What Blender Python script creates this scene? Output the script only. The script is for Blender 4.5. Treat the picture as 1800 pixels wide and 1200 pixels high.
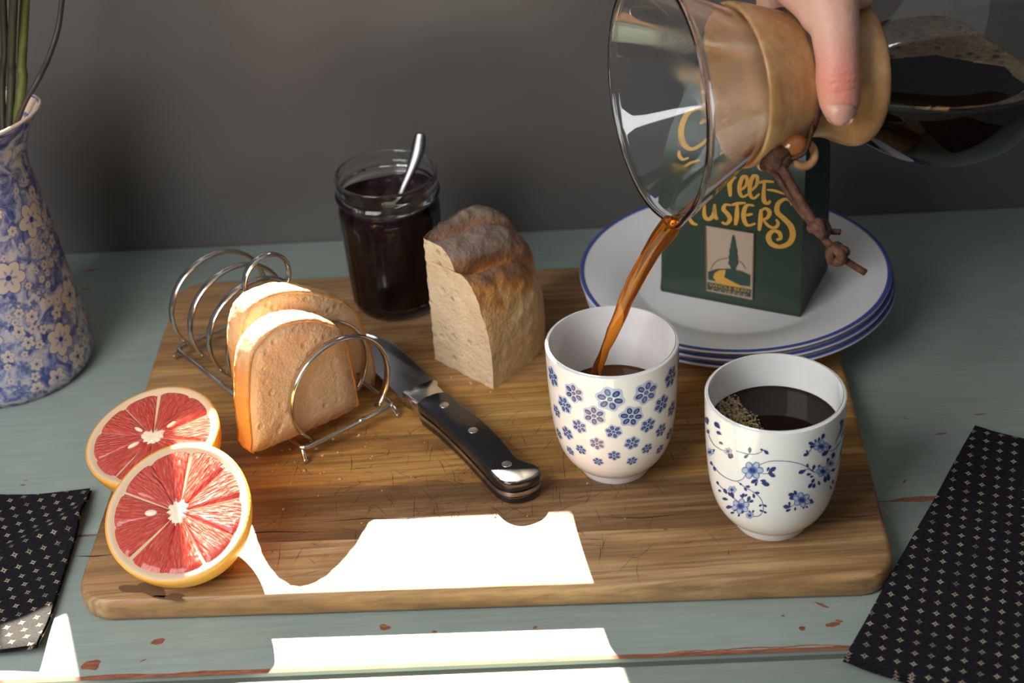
import bpy, bmesh, math, random
from math import sin, cos, pi, sqrt, exp, atan2, radians
from mathutils import Vector, Matrix, noise
from mathutils.bvhtree import BVHTree

random.seed(7)
for o in list(bpy.data.objects):
    bpy.data.objects.remove(o, do_unlink=True)
SC = bpy.context.scene
COL = SC.collection
S = 0.01                                   # everything below is written in centimetres

# ------------------------------------------------------------------ camera
F, PITCH, ROLL, HC = 3045.8, 0.5796, -0.0672, 70.282
FW = Vector((0, cos(PITCH), -sin(PITCH)))
_r = Vector((1, 0, 0)); _u = _r.cross(FW)
RT = (cos(ROLL) * _r + sin(ROLL) * _u).normalized()
UP = (-sin(ROLL) * _r + cos(ROLL) * _u).normalized()
CO = Vector((0, 0, HC))
cam = bpy.data.cameras.new('camera')
cam.sensor_width = 36.0
cam.lens = F / 1800 * 36
cam.clip_start = 0.02
cam.dof.use_dof = True
cam.dof.focus_distance = 1.08
cam.dof.aperture_fstop = 7.1
cob = bpy.data.objects.new('camera', cam)
COL.objects.link(cob)
M = Matrix((RT, UP, -FW)).transposed().to_4x4()
M.translation = CO * S
cob.matrix_world = M
SC.camera = cob

# ------------------------------------------------------------------ light
SC.view_settings.view_transform = 'Standard'
SC.view_settings.look = 'None'
SC.view_settings.gamma = 1.0
SC.view_settings.exposure = 0.0
SC.view_settings.use_curve_mapping = False
w = bpy.data.worlds.new('world'); SC.world = w
w.use_nodes = True
w.node_tree.nodes['Background'].inputs[0].default_value = (0.88, 0.94, 1.0, 1)
w.node_tree.nodes['Background'].inputs[1].default_value = 0.115

def lamp(name, kind, energy, color, loc=None, target=None, size=None, direction=None):
    l = bpy.data.lights.new(name, kind); l.energy = energy; l.color = color
    o = bpy.data.objects.new(name, l); COL.objects.link(o)
    if loc: o.location = Vector(loc) * S
    d = Vector(direction) if direction else (Vector(target) - Vector(loc))
    o.rotation_euler = d.to_track_quat('-Z', 'Y').to_euler()
    if kind == 'AREA':
        l.shape = 'RECTANGLE'; l.size, l.size_y = size[0] * S, size[1] * S
    return o
SUN_AZ, SUN_TAN = 0.165, 0.80
sun = lamp('sun', 'SUN', 58.0, (1.0, 0.86, 0.66), loc=(-20, 200, 90), direction=(SUN_AZ, -1, -SUN_TAN))
sun.data.angle = radians(0.55)
lamp('daylight_from_side_window', 'AREA', 17.5, (0.98, 0.985, 1.0), loc=(-76, 12, 86), target=(0, 92, 0), size=(70, 80))
lamp('overhead_fill', 'AREA', 9.0, (1.0, 0.96, 0.90), loc=(0, 15, 255), target=(5, 95, 0), size=(330, 280))  # added soft fill, placed high to keep its reflection off the carafe

# ------------------------------------------------------------------ helpers
def ray(px, py):
    return FW + RT * ((px - 900) / F) - UP * ((py - 600) / F)
def atd(px, py, d):
    return CO + ray(px, py) * d
def onz(px, py, z):
    r = ray(px, py)
    return CO + r * ((z - HC) / r.z)
def onplane(px, py, p0, n):
    r = ray(px, py)
    return CO + r * ((Vector(p0) - CO).dot(n) / r.dot(n))

MATS = {}
def nodes(m):
    return m.node_tree.nodes, m.node_tree.links
def mat(name, col=(.5, .5, .5), rough=.5, metal=0., spec=.5, trans=0., ior=1.45, sss=0., ssr=(1, .3, .1), coat=0.):
    if name in MATS: return MATS[name]
    m = bpy.data.materials.new(name); m.use_nodes = True
    b = m.node_tree.nodes['Principled BSDF']
    b.inputs['Base Color'].default_value = (*col, 1)
    b.inputs['Roughness'].default_value = rough
    b.inputs['Metallic'].default_value = metal
    b.inputs['Specular IOR Level'].default_value = spec
    b.inputs['Transmission Weight'].default_value = trans
    b.inputs['IOR'].default_value = ior
    b.inputs['Coat Weight'].default_value = coat
    if sss:
        b.inputs['Subsurface Weight'].default_value = sss
        b.inputs['Subsurface Radius'].default_value = ssr
        b.inputs['Subsurface Scale'].default_value = 0.006
    MATS[name] = m
    return m
def N(m, kind, **kw):
    n = m.node_tree.nodes.new(kind)
    for k, v in kw.items():
        if k in n.inputs: n.inputs[k].default_value = v
        else: setattr(n, k, v)
    return n
def L(m, a, b): m.node_tree.links.new(a, b)
def coords(m, scale=(1, 1, 1), rot=(0, 0, 0), loc=(0, 0, 0)):
    tc = N(m, 'ShaderNodeTexCoord'); mp = N(m, 'ShaderNodeMapping')
    mp.inputs['Scale'].default_value = scale; mp.inputs['Rotation'].default_value = rot
    mp.inputs['Location'].default_value = loc
    L(m, tc.outputs['Object'], mp.inputs['Vector'])
    return mp.outputs[0]
def tex(m, vec, scale, detail=4, rough=.55, dist=0.):
    n = N(m, 'ShaderNodeTexNoise', Scale=scale, Detail=detail, Roughness=rough, Distortion=dist)
    L(m, vec, n.inputs['Vector']); return n.outputs['Fac']
def ramp(m, fac, stops):
    r = N(m, 'ShaderNodeValToRGB'); e = r.color_ramp.elements
    while len(e) < len(stops): e.new(.5)
    for k, (p, c) in enumerate(stops):
        e[k].position = p; e[k].color = (*c, 1) if len(c) == 3 else c
    L(m, fac, r.inputs[0]); return r.outputs[0]
def mix(m, fac, a, b, mode='MIX'):
    n = N(m, 'ShaderNodeMix', data_type='RGBA', blend_type=mode)
    if isinstance(fac, (int, float)): n.inputs[0].default_value = fac
    else: L(m, fac, n.inputs[0])
    for s, i in ((a, 6), (b, 7)):
        if isinstance(s, tuple): n.inputs[i].default_value = (*s, 1)
        else: L(m, s, n.inputs[i])
    return n.outputs[2]
def mth(m, op, a, b=None):
    n = N(m, 'ShaderNodeMath', operation=op)
    for s, i in ((a, 0), (b, 1)):
        if s is None: continue
        if isinstance(s, (int, float)): n.inputs[i].default_value = s
        else: L(m, s, n.inputs[i])
    return n.outputs[0]
def base(m, sock): L(m, sock, m.node_tree.nodes['Principled BSDF'].inputs['Base Color'])
def bump(m, h, strength=.3, dist=.002):
    b = N(m, 'ShaderNodeBump', Strength=strength, Distance=dist)
    L(m, h, b.inputs['Height']); L(m, b.outputs[0], m.node_tree.nodes['Principled BSDF'].inputs['Normal'])
def translucent(m, fac, col):
    n, l = nodes(m)
    t = N(m, 'ShaderNodeBsdfTranslucent'); t.inputs[0].default_value = (*col, 1)
    x = N(m, 'ShaderNodeMixShader'); x.inputs[0].default_value = fac
    out = n['Material Output']
    L(m, n['Principled BSDF'].outputs[0], x.inputs[1]); L(m, t.outputs[0], x.inputs[2]); L(m, x.outputs[0], out.inputs[0])

ORG = {}
def root(name, loc, label, cat, group=None):
    o = bpy.data.objects.new(name, None); COL.objects.link(o)
    o.empty_display_size = .02
    o.location = Vector(loc) * S
    ORG[o.name] = Vector(loc)
    tag(o, label, cat, group); return o
def tag(o, label=None, cat=None, group=None, kind=None):
    if label: o['label'] = label
    if cat: o['category'] = cat
    if group: o['group'] = group
    if kind: o['kind'] = kind
    return o
def origin_of(o):
    while o.parent: o = o.parent
    return ORG.get(o.name, Vector((0, 0, 0)))
def mk(name, verts, faces, m, parent=None, loc=None, smooth=True, auto=None):
    off = origin_of(parent) if parent else Vector(loc or (0, 0, 0))
    me = bpy.data.meshes.new(name)
    me.from_pydata([(Vector(v) - off) * S for v in verts], [], faces)
    me.validate()
    bm = bmesh.new(); bm.from_mesh(me)
    bmesh.ops.recalc_face_normals(bm, faces=bm.faces)
    if smooth:
        for f in bm.faces: f.smooth = True
        if auto:
            for e in bm.edges:
                if len(e.link_faces) == 2 and e.calc_face_angle(0) > radians(auto): e.smooth = False
    bm.to_mesh(me); bm.free()
    if isinstance(m, (list, tuple)):
        for x in m: me.materials.append(x)
    else: me.materials.append(m)
    o = bpy.data.objects.new(name, me); COL.objects.link(o)
    if parent: o.parent = parent
    else:
        o.location = off * S; ORG[o.name] = off
    return o
def from_bm(name, bm, m, parent=None, loc=None, smooth=True, auto=30):
    bm.verts.ensure_lookup_table(); bm.verts.index_update()
    v = [x.co.copy() for x in bm.verts]; f = [[q.index for q in p.verts] for p in bm.faces]
    bm.free(); return mk(name, v, f, m, parent, loc, smooth, auto)
class MB:
    def __init__(s): s.v = []; s.f = []
    def add(s, v, f):
        k = len(s.v); s.v += [Vector(x) for x in v]; s.f += [[i + k for i in q] for q in f]; return s
def lathe(prof, c=(0, 0, 0), seg=64, ax=None, closed=False, warp=None):
    """prof: (r, t) list, t along axis ax=(A,E1,E2)"""
    c = Vector(c)
    A, E1, E2 = ax if ax else (Vector((0, 0, 1)), Vector((1, 0, 0)), Vector((0, 1, 0)))
    v = []; f = []; n = len(prof)
    for j in range(seg):
        th = 2 * pi * j / seg
        for (r, t) in prof:
            if warp: r, t = warp(r, t, th)
            v.append(c + A * t + (E1 * cos(th) + E2 * sin(th)) * r)
    for j in range(seg):
        k = (j + 1) % seg
        for i in range(n - (0 if closed else 1)):
            i2 = (i + 1) % n
            f.append([j * n + i, k * n + i, k * n + i2, j * n + i2])
    # weld axis verts
    bm = bmesh.new(); vs = [bm.verts.new(x) for x in v]
    for q in f: bm.faces.new([vs[i] for i in q])
    bmesh.ops.remove_doubles(bm, verts=bm.verts, dist=1e-4)
    bm.verts.index_update()
    V = [x.co.copy() for x in bm.verts]; Fc = [[x.index for x in q.verts] for q in bm.faces]; bm.free()
    return V, Fc
def catmull(P, n=6, closed=False):
    P = [Vector(p) for p in P]; out = []; m = len(P)
    rng = range(m) if closed else range(m - 1)
    for i in rng:
        g = lambda k: P[k % m] if closed else P[min(max(k, 0), m - 1)]
        a, b, c, d = g(i - 1), g(i), g(i + 1), g(i + 2)
        for k in range(n):
            t = k / n
            out.append(.5 * ((2 * b) + (c - a) * t + (2 * a - 5 * b + 4 * c - d) * t * t + (3 * b - a - 3 * c + d) * t ** 3))
    if not closed: out.append(P[-1])
    return out
def tube(P, rad, seg=10, closed=False, cap=True, flat=1.0, ref=None):
    """swept tube; flat squashes along the frame's second axis"""
    P = [Vector(p) for p in P]; n = len(P); v = []; f = []
    up = Vector(ref) if ref else None; prev = None
    for i in range(n):
        a = P[(i - 1) % n] if (closed or i > 0) else P[0]
        b = P[(i + 1) % n] if (closed or i < n - 1) else P[-1]
        t = (b - a).normalized()
        if up: e1 = (up - t * up.dot(t)).normalized()
        else:
            if prev is None: prev = Vector((0, 0, 1)) if abs(t.z) < .9 else Vector((1, 0, 0))
            e1 = (prev - t * prev.dot(t)).normalized(); prev = e1
        e2 = t.cross(e1)
        r = rad[i] if isinstance(rad, (list, tuple)) else rad
        for j in range(seg):
            th = 2 * pi * j / seg
            v.append(P[i] + e1 * cos(th) * r + e2 * sin(th) * r * flat)
    for i in range(n if closed else n - 1):
        k = (i + 1) % n
        for j in range(seg):
            f.append([i * seg + j, i * seg + (j + 1) % seg, k * seg + (j + 1) % seg, k * seg + j])
    if cap and not closed:
        f.append(list(range(seg))[::-1]); f.append([(n - 1) * seg + j for j in range(seg)])
    return v, f
def box(a, b, frame=None):
    X, Y, Z, O = frame if frame else (Vector((1, 0, 0)), Vector((0, 1, 0)), Vector((0, 0, 1)), Vector((0, 0, 0)))
    v = [O + X * (a[0], b[0])[i] + Y * (a[1], b[1])[j] + Z * (a[2], b[2])[k] for i in (0, 1) for j in (0, 1) for k in (0, 1)]
    return v, [[0, 1, 3, 2], [4, 6, 7, 5], [0, 4, 5, 1], [2, 3, 7, 6], [0, 2, 6, 4], [1, 5, 7, 3]]
def bm_of(v, f):
    bm = bmesh.new(); vs = [bm.verts.new(Vector(x)) for x in v]
    for q in f:
        try: bm.faces.new([vs[i] for i in q])
        except ValueError: pass
    bmesh.ops.recalc_face_normals(bm, faces=bm.faces); return bm
def ellipsoid(c, r, seg=16, rings=10, R=None):
    v = []; f = []; c = Vector(c)
    for i in range(rings + 1):
        ph = pi * i / rings
        for j in range(seg):
            th = 2 * pi * j / seg
            p = Vector((r[0] * sin(ph) * cos(th), r[1] * sin(ph) * sin(th), r[2] * cos(ph)))
            v.append(c + (R @ p if R else p))
    for i in range(rings):
        for j in range(seg):
            k = (j + 1) % seg
            f.append([i * seg + j, (i + 1) * seg + j, (i + 1) * seg + k, i * seg + k])
    bm = bm_of(v, f); bmesh.ops.remove_doubles(bm, verts=bm.verts, dist=1e-5)
    bm.verts.index_update(); V = [x.co.copy() for x in bm.verts]; Fc = [[x.index for x in q.verts] for q in bm.faces]; bm.free()
    return V, Fc
def prism(poly, z0, z1, frame=None):
    """poly: 2-D outline extruded along frame Z"""
    X, Y, Z, O = frame if frame else (Vector((1, 0, 0)), Vector((0, 1, 0)), Vector((0, 0, 1)), Vector((0, 0, 0)))
    n = len(poly)
    v = [O + X * p[0] + Y * p[1] + Z * z0 for p in poly] + [O + X * p[0] + Y * p[1] + Z * z1 for p in poly]
    f = [list(range(n))[::-1], list(range(n, 2 * n))] + [[i, (i + 1) % n, n + (i + 1) % n, n + i] for i in range(n)]
    return v, f
def bevel(bm, w, seg=2, ang=30):
    es = [e for e in bm.edges if len(e.link_faces) == 2 and e.calc_face_angle(0) > radians(ang)]
    bmesh.ops.bevel(bm, geom=es, offset=w, segments=seg, profile=.5, affect='EDGES', clamp_overlap=True)
def interp(tab, x):
    if x <= tab[0][0]: return tab[0][1]
    for (a, b), (c, d) in zip(tab, tab[1:]):
        if x <= c: return b + (d - b) * (x - a) / (c - a)
    return tab[-1][1]

T = 1.73                                    # cutting-board thickness

# ------------------------------------------------------------------ setting: wall with a window above, out of frame
YW = -0.038
TE = Vector((cos(YW), sin(YW), 0)); TN = Vector((-sin(YW), cos(YW), 0)); ZZ = Vector((0, 0, 1))
WALLN = 123.75
wf = (TE, TN, ZZ, Vector((0, 0, 0)))
m_wall = mat('grey_wall_paint', (.15, .14, .13), .34, spec=1.0)
v_ = coords(m_wall); base(m_wall, ramp(m_wall, tex(m_wall, v_, 9, 5), [(.3, (.092, .084, .078)), (.7, (.106, .098, .092))]))
bump(m_wall, tex(m_wall, v_, 260, 3), .12, .001)
SILL, JR, MR, ML, JL, TOPW = 33.2, -8.3, -32.6, -39.7, -46.0, 92
wb = MB()
wb.add(*box((-160, WALLN, -70), (170, WALLN + 9, SILL), wf))
wb.add(*box((JR, WALLN, SILL), (170, WALLN + 9, 210), wf))
wb.add(*box((-160, WALLN, SILL), (JL, WALLN + 9, 210), wf))
wb.add(*box((JL, WALLN, TOPW), (JR, WALLN + 9, 210), wf))
tag(mk('wall_back', wb.v, wb.f, m_wall, smooth=False), kind='structure')
m_white = mat('white_window_paint', (.7, .7, .68), .4)
wn = MB()
wn.add(*box((ML, WALLN + .2, SILL), (MR, WALLN + 1.6, TOPW), wf))
tag(mk('window_1', wn.v, wn.f, m_white, smooth=False), kind='structure')
m_floor = mat('floor_boards', (.16, .10, .06), .5)
v_ = coords(m_floor, scale=(2, 20, 2)); base(m_floor, ramp(m_floor, tex(m_floor, v_, 3, 4), [(.3, (.10, .06, .035)), (.7, (.19, .12, .07))]))
tag(mk('floor', *box((-200, -200, -74), (210, WALLN, -70), wf), m_floor, smooth=False), kind='structure')

# ------------------------------------------------------------------ painted table: three boards with worn joints
tab = root('painted_table', (0, 95, 0), 'sage green painted wooden table with chipped paint and worn board joints', 'table')
m_paint = mat('sage_paint', (.30, .38, .34), .42, spec=.4)
v_ = coords(m_paint, rot=(0, 0, -YW))
g = tex(m_paint, v_, 14, 6, .6)
v2 = coords(m_paint, scale=(6, 90, 6), rot=(0, 0, -YW))
g2 = tex(m_paint, v2, 3, 5, .6)
c_ = ramp(m_paint, g, [(.3, (.225, .275, .240)), (.72, (.285, .335, .295))])
c_ = mix(m_paint, .25, c_, ramp(m_paint, g2, [(.35, (.17, .21, .185)), (.6, (.30, .35, .31))]))
g3 = tex(m_paint, coords(m_paint, loc=(3, 1, 0)), 55, 4, .7)
c_ = mix(m_paint, ramp(m_paint, g3, [(.70, (0, 0, 0)), (.76, (.6, .6, .6))]), c_, (.16, .15, .12))
base(m_paint, c_)
bump(m_paint, g2, .12, .001)
m_wear = mat('bare_red_wood', (.25, .085, .045), .7)
v_ = coords(m_wear, scale=(20, 120, 20), rot=(0, 0, -YW)); base(m_wear, ramp(m_wear, tex(m_wear, v_, 4, 5, .7), [(.3, (.10, .035, .02)), (.6, (.30, .10, .05)), (.8, (.42, .2, .12))]))
m_groove = mat('dark_joint', (.10, .115, .095), .8)
def plank(n0, n1, z0=-2.6, z1=0., m=m_paint, name='plank', bv=.18):
    bm = bm_of(*box((-85, n0, z0), (95, n1, z1), wf)); bevel(bm, bv, 2)
    return from_bm(name, bm, m, tab)
plank(55, 72.85); plank(73.62, 86.78); plank(86.83, WALLN - .05)
plank(72.85, 73.62, -2.6, -.45, m_groove, 'groove_strip', .02)
def wear(x0, x1, n, w, seed, z=.012, both=False):
    random.seed(seed); v = []; f = []
    k = int((x1 - x0) / .35)
    for i in range(k + 1):
        x = x0 + (x1 - x0) * i / k
        e = max(0, noise.noise(Vector((x * .35, seed, 0))) * .6 + .38 + .25 * noise.noise(Vector((x * 1.7, seed, 3)))) * w
        e *= min(1, i / 4, (k - i) / 4)
        v += [TE * x + TN * (n + e + .01) + ZZ * z, TE * x + TN * (n - (.22 if not both else e)) + ZZ * (z - (0 if both else .06))]
        if i: f.append([2 * i - 2, 2 * i - 1, 2 * i + 1, 2 * i])
    o = mk('paint_wear', v, f, m_wear, tab)
    return o
wear(4.5, 22, 73.72, .42, 3); wear(-34, -14, 73.72, .2, 5); wear(-14, 4.5, 73.72, .1, 9)
wear(20, 27.5, 86.8, .55, 11, both=True); wear(-40, -27, 86.8, .12, 12, both=True)
def chip(px, py, l, w, ang, k):
    c = onz(px, py, .014); v = [c]; n = 12; random.seed(k)
    for i in range(n):
        a = 2 * pi * i / n; r = random.uniform(.7, 1.15)
        p = Vector((cos(a) * l * r, sin(a) * w * r, 0)); p.rotate(Matrix.Rotation(ang, 3, 'Z')); v.append(c + p)
    mk('paint_chip', v, [[0, i + 1, (i + 1) % n + 1] for i in range(n)], m_wear, tab)
for k, a in enumerate([(277, 1127, .42, .3, .3), (160, 1169, .6, .5, .05), (676, 1102, .35, .28, -.4), (763, 1111, .2, .16, 0), (941, 1102, .18, .14, .5),
                       (1410, 1104, .22, .18, .2), (1463, 1097, .45, .22, .1), (1475, 1091, .3, .12, -.4), (1445, 1063, .5, .12, -.7), (1654, 762, .5, .1, .1),
                       (1592, 735, .25, .05, -.5), (1722, 728, .5, .08, 0), (1590, 846, .25, .08, .9), (1376, 1082, .15, .08, -.3), (252, 1160, .25, .05, .5), (160, 475, .7, .12, .1),
                       (152, 508, .5, .1, -.2), (45, 844, .2, .05, 0), (40, 852, .2, .08, 0)]):
    chip(*a, k)

# ------------------------------------------------------------------ cutting board
BYAW = -0.0506
BX = Vector((cos(BYAW), sin(BYAW), 0)); BY = Vector((-sin(BYAW), cos(BYAW), 0))
BO = Vector((-27.415, 79.43, 0)); BW, BD = 49.29, 36.93
def brd(u, v, z=T): return BO + BX * u + BY * v + ZZ * z
board = root('cutting_board', tuple(brd(BW / 2, BD / 2, 0)), 'thick brown wooden cutting board with rounded corners, under the breakfast things', 'cutting board')
def board_mat(k, c1, c2, c3):
    m = mat('board_wood_%d' % k, c1, .42, spec=.4)
    v = coords(m, scale=(1, 6, 1), rot=(0, 0, -BYAW), loc=(k * 1.7, k * .9, 0))
    a = tex(m, v, 7, 6, .6, .6)
    c = ramp(m, a, [(.30, c3), (.47, c1), (.64, c2)])
    v = coords(m, scale=(2, 70, 20), rot=(0, 0, -BYAW), loc=(k, k, 0))
    b = tex(m, v, 5, 6, .65)
    c = mix(m, ramp(m, b, [(.36, (.75, .75, .75)), (.60, (0, 0, 0))]), c, tuple(x * .40 for x in c1))
    st = tex(m, coords(m, loc=(k * 3, 0, 0)), 22, 5, .6)
    c = mix(m, ramp(m, st, [(.62, (0, 0, 0)), (.72, (.35, .35, .35))]), c, (.07, .03, .012))
    base(m, c); bump(m, b, .25, .001)
    return m
cuts = [0, 5.0, 10.3, 15.8, 21.4, 27, 32.2, BD]
cols = [((.40, .225, .095), (.54, .335, .165), (.24, .12, .05)), ((.23, .122, .052), (.33, .19, .088), (.12, .06, .025)),
        ((.40, .20, .058), (.58, .32, .10), (.15, .07, .025)), ((.50, .26, .07), (.66, .39, .13), (.26, .12, .035)),
        ((.36, .185, .065), (.50, .28, .11), (.17, .08, .03)), ((.32, .17, .07), (.44, .25, .115), (.17, .08, .035)), ((.36, .20, .085), (.48, .28, .13), (.2, .1, .045))]
pts = []
RC = 2.3
for (cx, cy, a0) in ((BW - RC, RC, -90), (BW - RC, BD - RC, 0), (RC, BD - RC, 90), (RC, RC, 180)):
    for i in range(9):
        a = radians(a0 + 90 * i / 8); pts.append((cx + RC * cos(a), cy + RC * sin(a)))
full = bm_of(*prism(pts, 0, T, (BX, BY, ZZ, BO))); bevel(full, .42, 3, 45)
for k in range(7):
    b2 = full.copy()
    for (vv, sg) in ((cuts[k] + (.008 if k else -1), -1), (cuts[k + 1] - (.008 if k < 6 else -1), 1)):
        g_ = b2.verts[:] + b2.edges[:] + b2.faces[:]
        r_ = bmesh.ops.bisect_plane(b2, geom=g_, plane_co=brd(0, vv, 0), plane_no=BY * sg, clear_outer=True)
        ed = [e for e in r_['geom_cut'] if isinstance(e, bmesh.types.BMEdge)]
        if ed: bmesh.ops.holes_fill(b2, edges=ed)
    from_bm('stave', b2, board_mat(k, *cols[k]), board)
full.free()
# knife scratches on the board surface
m_scr = mat('scratch_dark', (.055, .028, .012), .8)
sc = MB(); random.seed(4)
def scratch(u, v, l, a, w):
    d = Vector((cos(a), sin(a), 0)); n = Vector((-sin(a), cos(a), 0)); p = brd(u, v, T + .006); D = BX * d.x + BY * d.y; Nn = BX * n.x + BY * n.y
    bend = random.uniform(-.06, .06) * l
    q = [p - D * l / 2, p + Nn * bend, p + D * l / 2]
    sc.add([q[0], q[1] - Nn * w, q[2], q[1] + Nn * w], [[0, 1, 2, 3]])
for _ in range(420):
    u, v = random.gauss(24, 8.5), random.gauss(9, 6)
    if not (3 < u < BW - 2 and .8 < v < BD - 2): continue
    a = random.choice([random.gauss(1.55, .12), random.gauss(2.1, .25), random.gauss(.9, .3), random.gauss(.1, .2)])
    scratch(u, v, random.uniform(.5, 3.2), a, random.uniform(.010, .026))
for (px, py, l) in ((470, 940, 8.5), (640, 915, 7), (1130, 905, 6), (165, 975, 3.2), (1500, 905, 4)):
    p = onz(px, py, T) - BO; sc_w = .07
    scratch(p.dot(BX), p.dot(BY), l, .01, sc_w)
tag(mk('knife_scratches', sc.v, sc.f, m_scr, board), kind='stuff')
# knot at the front-left corner, and small dark pores
m_knot = mat('knot_dark', (.15, .082, .042), .6)
def knot(px, py, l, w, a):
    c = onz(px, py, T + .007); v = [c]; n = 16
    for i in range(n):
        t = 2 * pi * i / n; r = 1 + .3 * sin(3 * t + px) + .15 * sin(5 * t)
        p = Vector((cos(t) * l * r, sin(t) * w * r, 0)); p.rotate(Matrix.Rotation(a, 3, 'Z')); v.append(c + p)
    mk('wood_knot', v, [[0, i + 1, (i + 1) % n + 1] for i in range(n)], m_knot, board)
knot(255, 1035, 1.5, .55, -.25); knot(300, 1049, .9, .3, -.1)
for a in ((731, 839, .1, .09, 0), (780, 873, .14, .1, 0), (1107, 921, .22, .12, .3), (1140, 922, .16, .1, .2), (1075, 905, .12, .09, 0), (1560, 900, .2, .1, 1), (1170, 930, .12, .08, 0)): knot(*a)

# ------------------------------------------------------------------ plates (three, stacked)
m_plate = mat('white_enamel', (.80, .79, .775), .12, spec=.5, coat=.3)
m_blue = mat('blue_enamel', (.055, .085, .30), .15)
PP = [(0, .32), (5.4, .32), (5.6, 0), (5.95, 0), (6.1, .35), (7.2, .45), (8.3, .95), (9.6, 1.3), (11.1, 1.66), (11.24, 1.74), (11.27, 1.85)]
PQ = [(11.2, 1.95), (11.05, 1.95), (9.5, 1.62), (8.25, 1.28), (7.3, .80), (6.8, .66), (4, .62), (0, .62)]
def plate(c, label):
    t = root('dinner_plate', c, label, 'plate', 'stacked plates under the coffee bag')
    return t
pc = Vector((16.82, 107.9, T))
pl0 = plate(tuple(pc), 'white plate with blue rim at the bottom of the stack under the coffee bag')
v, f = lathe(PP + PQ, pc, 96); pm = mk('plate_body', v, f, m_plate, pl0)
v, f = lathe([(11.25, 1.945), (11.20, 1.978), (11.0, 1.966), (10.93, 1.945)], pc, 96); pb = mk('rim_band', v, f, m_blue, pl0)
DZ = .57
for k, (dx, dy, lb) in enumerate(((-.12, .05, 'white plate with blue rim in the middle of the stack under the coffee bag'), (-.3, .1, 'white plate with blue rim on top of the stack, carrying the green coffee bag'))):
    t = plate((pc.x + dx, pc.y + dy, T + DZ * (k + 1)), lb)
    for q in (pm, pb):
        c2 = q.copy(); c2.parent = t; COL.objects.link(c2)
PTOP = T + 2 * DZ + .62

# ------------------------------------------------------------------ cups
m_china = mat('white_china', (.82, .80, .77), .10, spec=.5, sss=.12, ssr=(1, .8, .6), coat=.4)
CUPO = [(0, .3), (1.9, .3), (2.0, 0), (2.2, 0), (2.28, .12), (2.32, .55), (2.72, .85), (3.15, 1.35), (3.5, 2.05), (3.76, 3.0), (3.93, 4.2), (4.04, 5.7), (4.11, 7.4), (4.14, 9.3)]
CUPI = [(4.13, 9.44), (4.06, 9.51), (3.98, 9.50), (3.91, 9.4), (3.86, 7.5), (3.74, 4.6), (3.35, 2.5), (2.5, 1.3), (1.2, .95), (0, .9)]
c1 = Vector((6.16, 89.5, T)); c2 = Vector((15.22, 82.9, T))
cupA = root('tea_cup', tuple(c1), 'white handleless cup with small blue six-petalled flower prints, coffee being poured in', 'cup')
cupB = root('tea_cup', tuple(c2), 'white handleless cup with trailing blue flower branches, full of black coffee', 'cup')
def smooth_prof(P, n=3):
    q = catmull([Vector((a, b, 0)) for a, b in P], n); return [(max(0, p.x), p.y) for p in q]
CP = CUPO[:6] + smooth_prof(CUPO[5:] + CUPI, 3)
for t, c in ((cupA, c1), (cupB, c2)):
    v, f = lathe(CP, c, 80); mk('cup_body', v, f, m_china, t, auto=50)
cup_r = [(z, r) for r, z in CUPO[4:6]] + [(z, r) for r, z in smooth_prof(CUPO[5:] + CUPI, 6)[1:6 * 8 + 1]]
def lsurf(c, th, z, eps):
    r = interp(cup_r, z); r2 = interp(cup_r, z + .05)
    n = Vector((cos(th), sin(th), -(r2 - r) / .05)).normalized()
    return Vector(c) + Vector((cos(th) * r, sin(th) * r, z)) + n * eps
def chit(c, px, py):
    """pixel -> (theta, z) on the outside of a cup"""
    d = ray(px, py); best = None; t = 90.0
    while t < 125:
        p = CO + d * t - Vector(c)
        if 0 < p.z < 9.5 and p.x * p.x + p.y * p.y <= interp(cup_r, p.z) ** 2:
            return atan2(p.y, p.x), p.z
        t += .02
    return None
m_b1 = mat('print_dark_blue', (.030, .045, .17), .15, coat=.3); m_b2 = mat('print_mid_blue', (.12, .17, .38), .15, coat=.3); m_b3 = mat('print_pale_blue', (.42, .49, .64), .15, coat=.3)
def poly_on(mb, c, th, z, pts2, eps, rot=0):
    """fan polygon; pts2 in cm around (th,z)"""
    r0 = interp(cup_r, z); P = []
    for (a, b) in pts2: P.append(lsurf(c, th + rot + a / r0, z + b, eps))
    cx = sum(p[0] for p in pts2) / len(pts2); cy = sum(p[1] for p in pts2) / len(pts2)
    P.append(lsurf(c, th + rot + cx / r0, z + cy, eps)); n = len(pts2)
    mb.add(P, [[i, (i + 1) % n, n] for i in range(n)])
def ell(cx, cy, a, b, ang, n=12):
    return [(cx + a * cos(t) * cos(ang) - b * sin(t) * sin(ang), cy + a * cos(t) * sin(ang) + b * sin(t) * cos(ang)) for t in (2 * pi * i / n for i in range(n))]
FL = [(330, 340, 95), (635, 390, 120), (940, 335, 112), (150, 200, 95), (1150, 200, 100), (250, 435, 85), (500, 530, 100), (815, 535, 105), (1070, 430, 88), (375, 620, 72),
      (665, 665, 72), (955, 610, 74), (1155, 470, 75), (275, 675, 68), (820, 760, 70), (525, 765, 68), (1065, 650, 68), (185, 490, 62), (1135, 680, 60), (205, 680, 58),
      (390, 815, 54), (670, 865, 56), (945, 805, 55), (300, 825, 48), (1055, 810, 50), (535, 915, 48), (820, 910, 50)]
d1, d2, d3 = MB(), MB(), MB()
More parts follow.
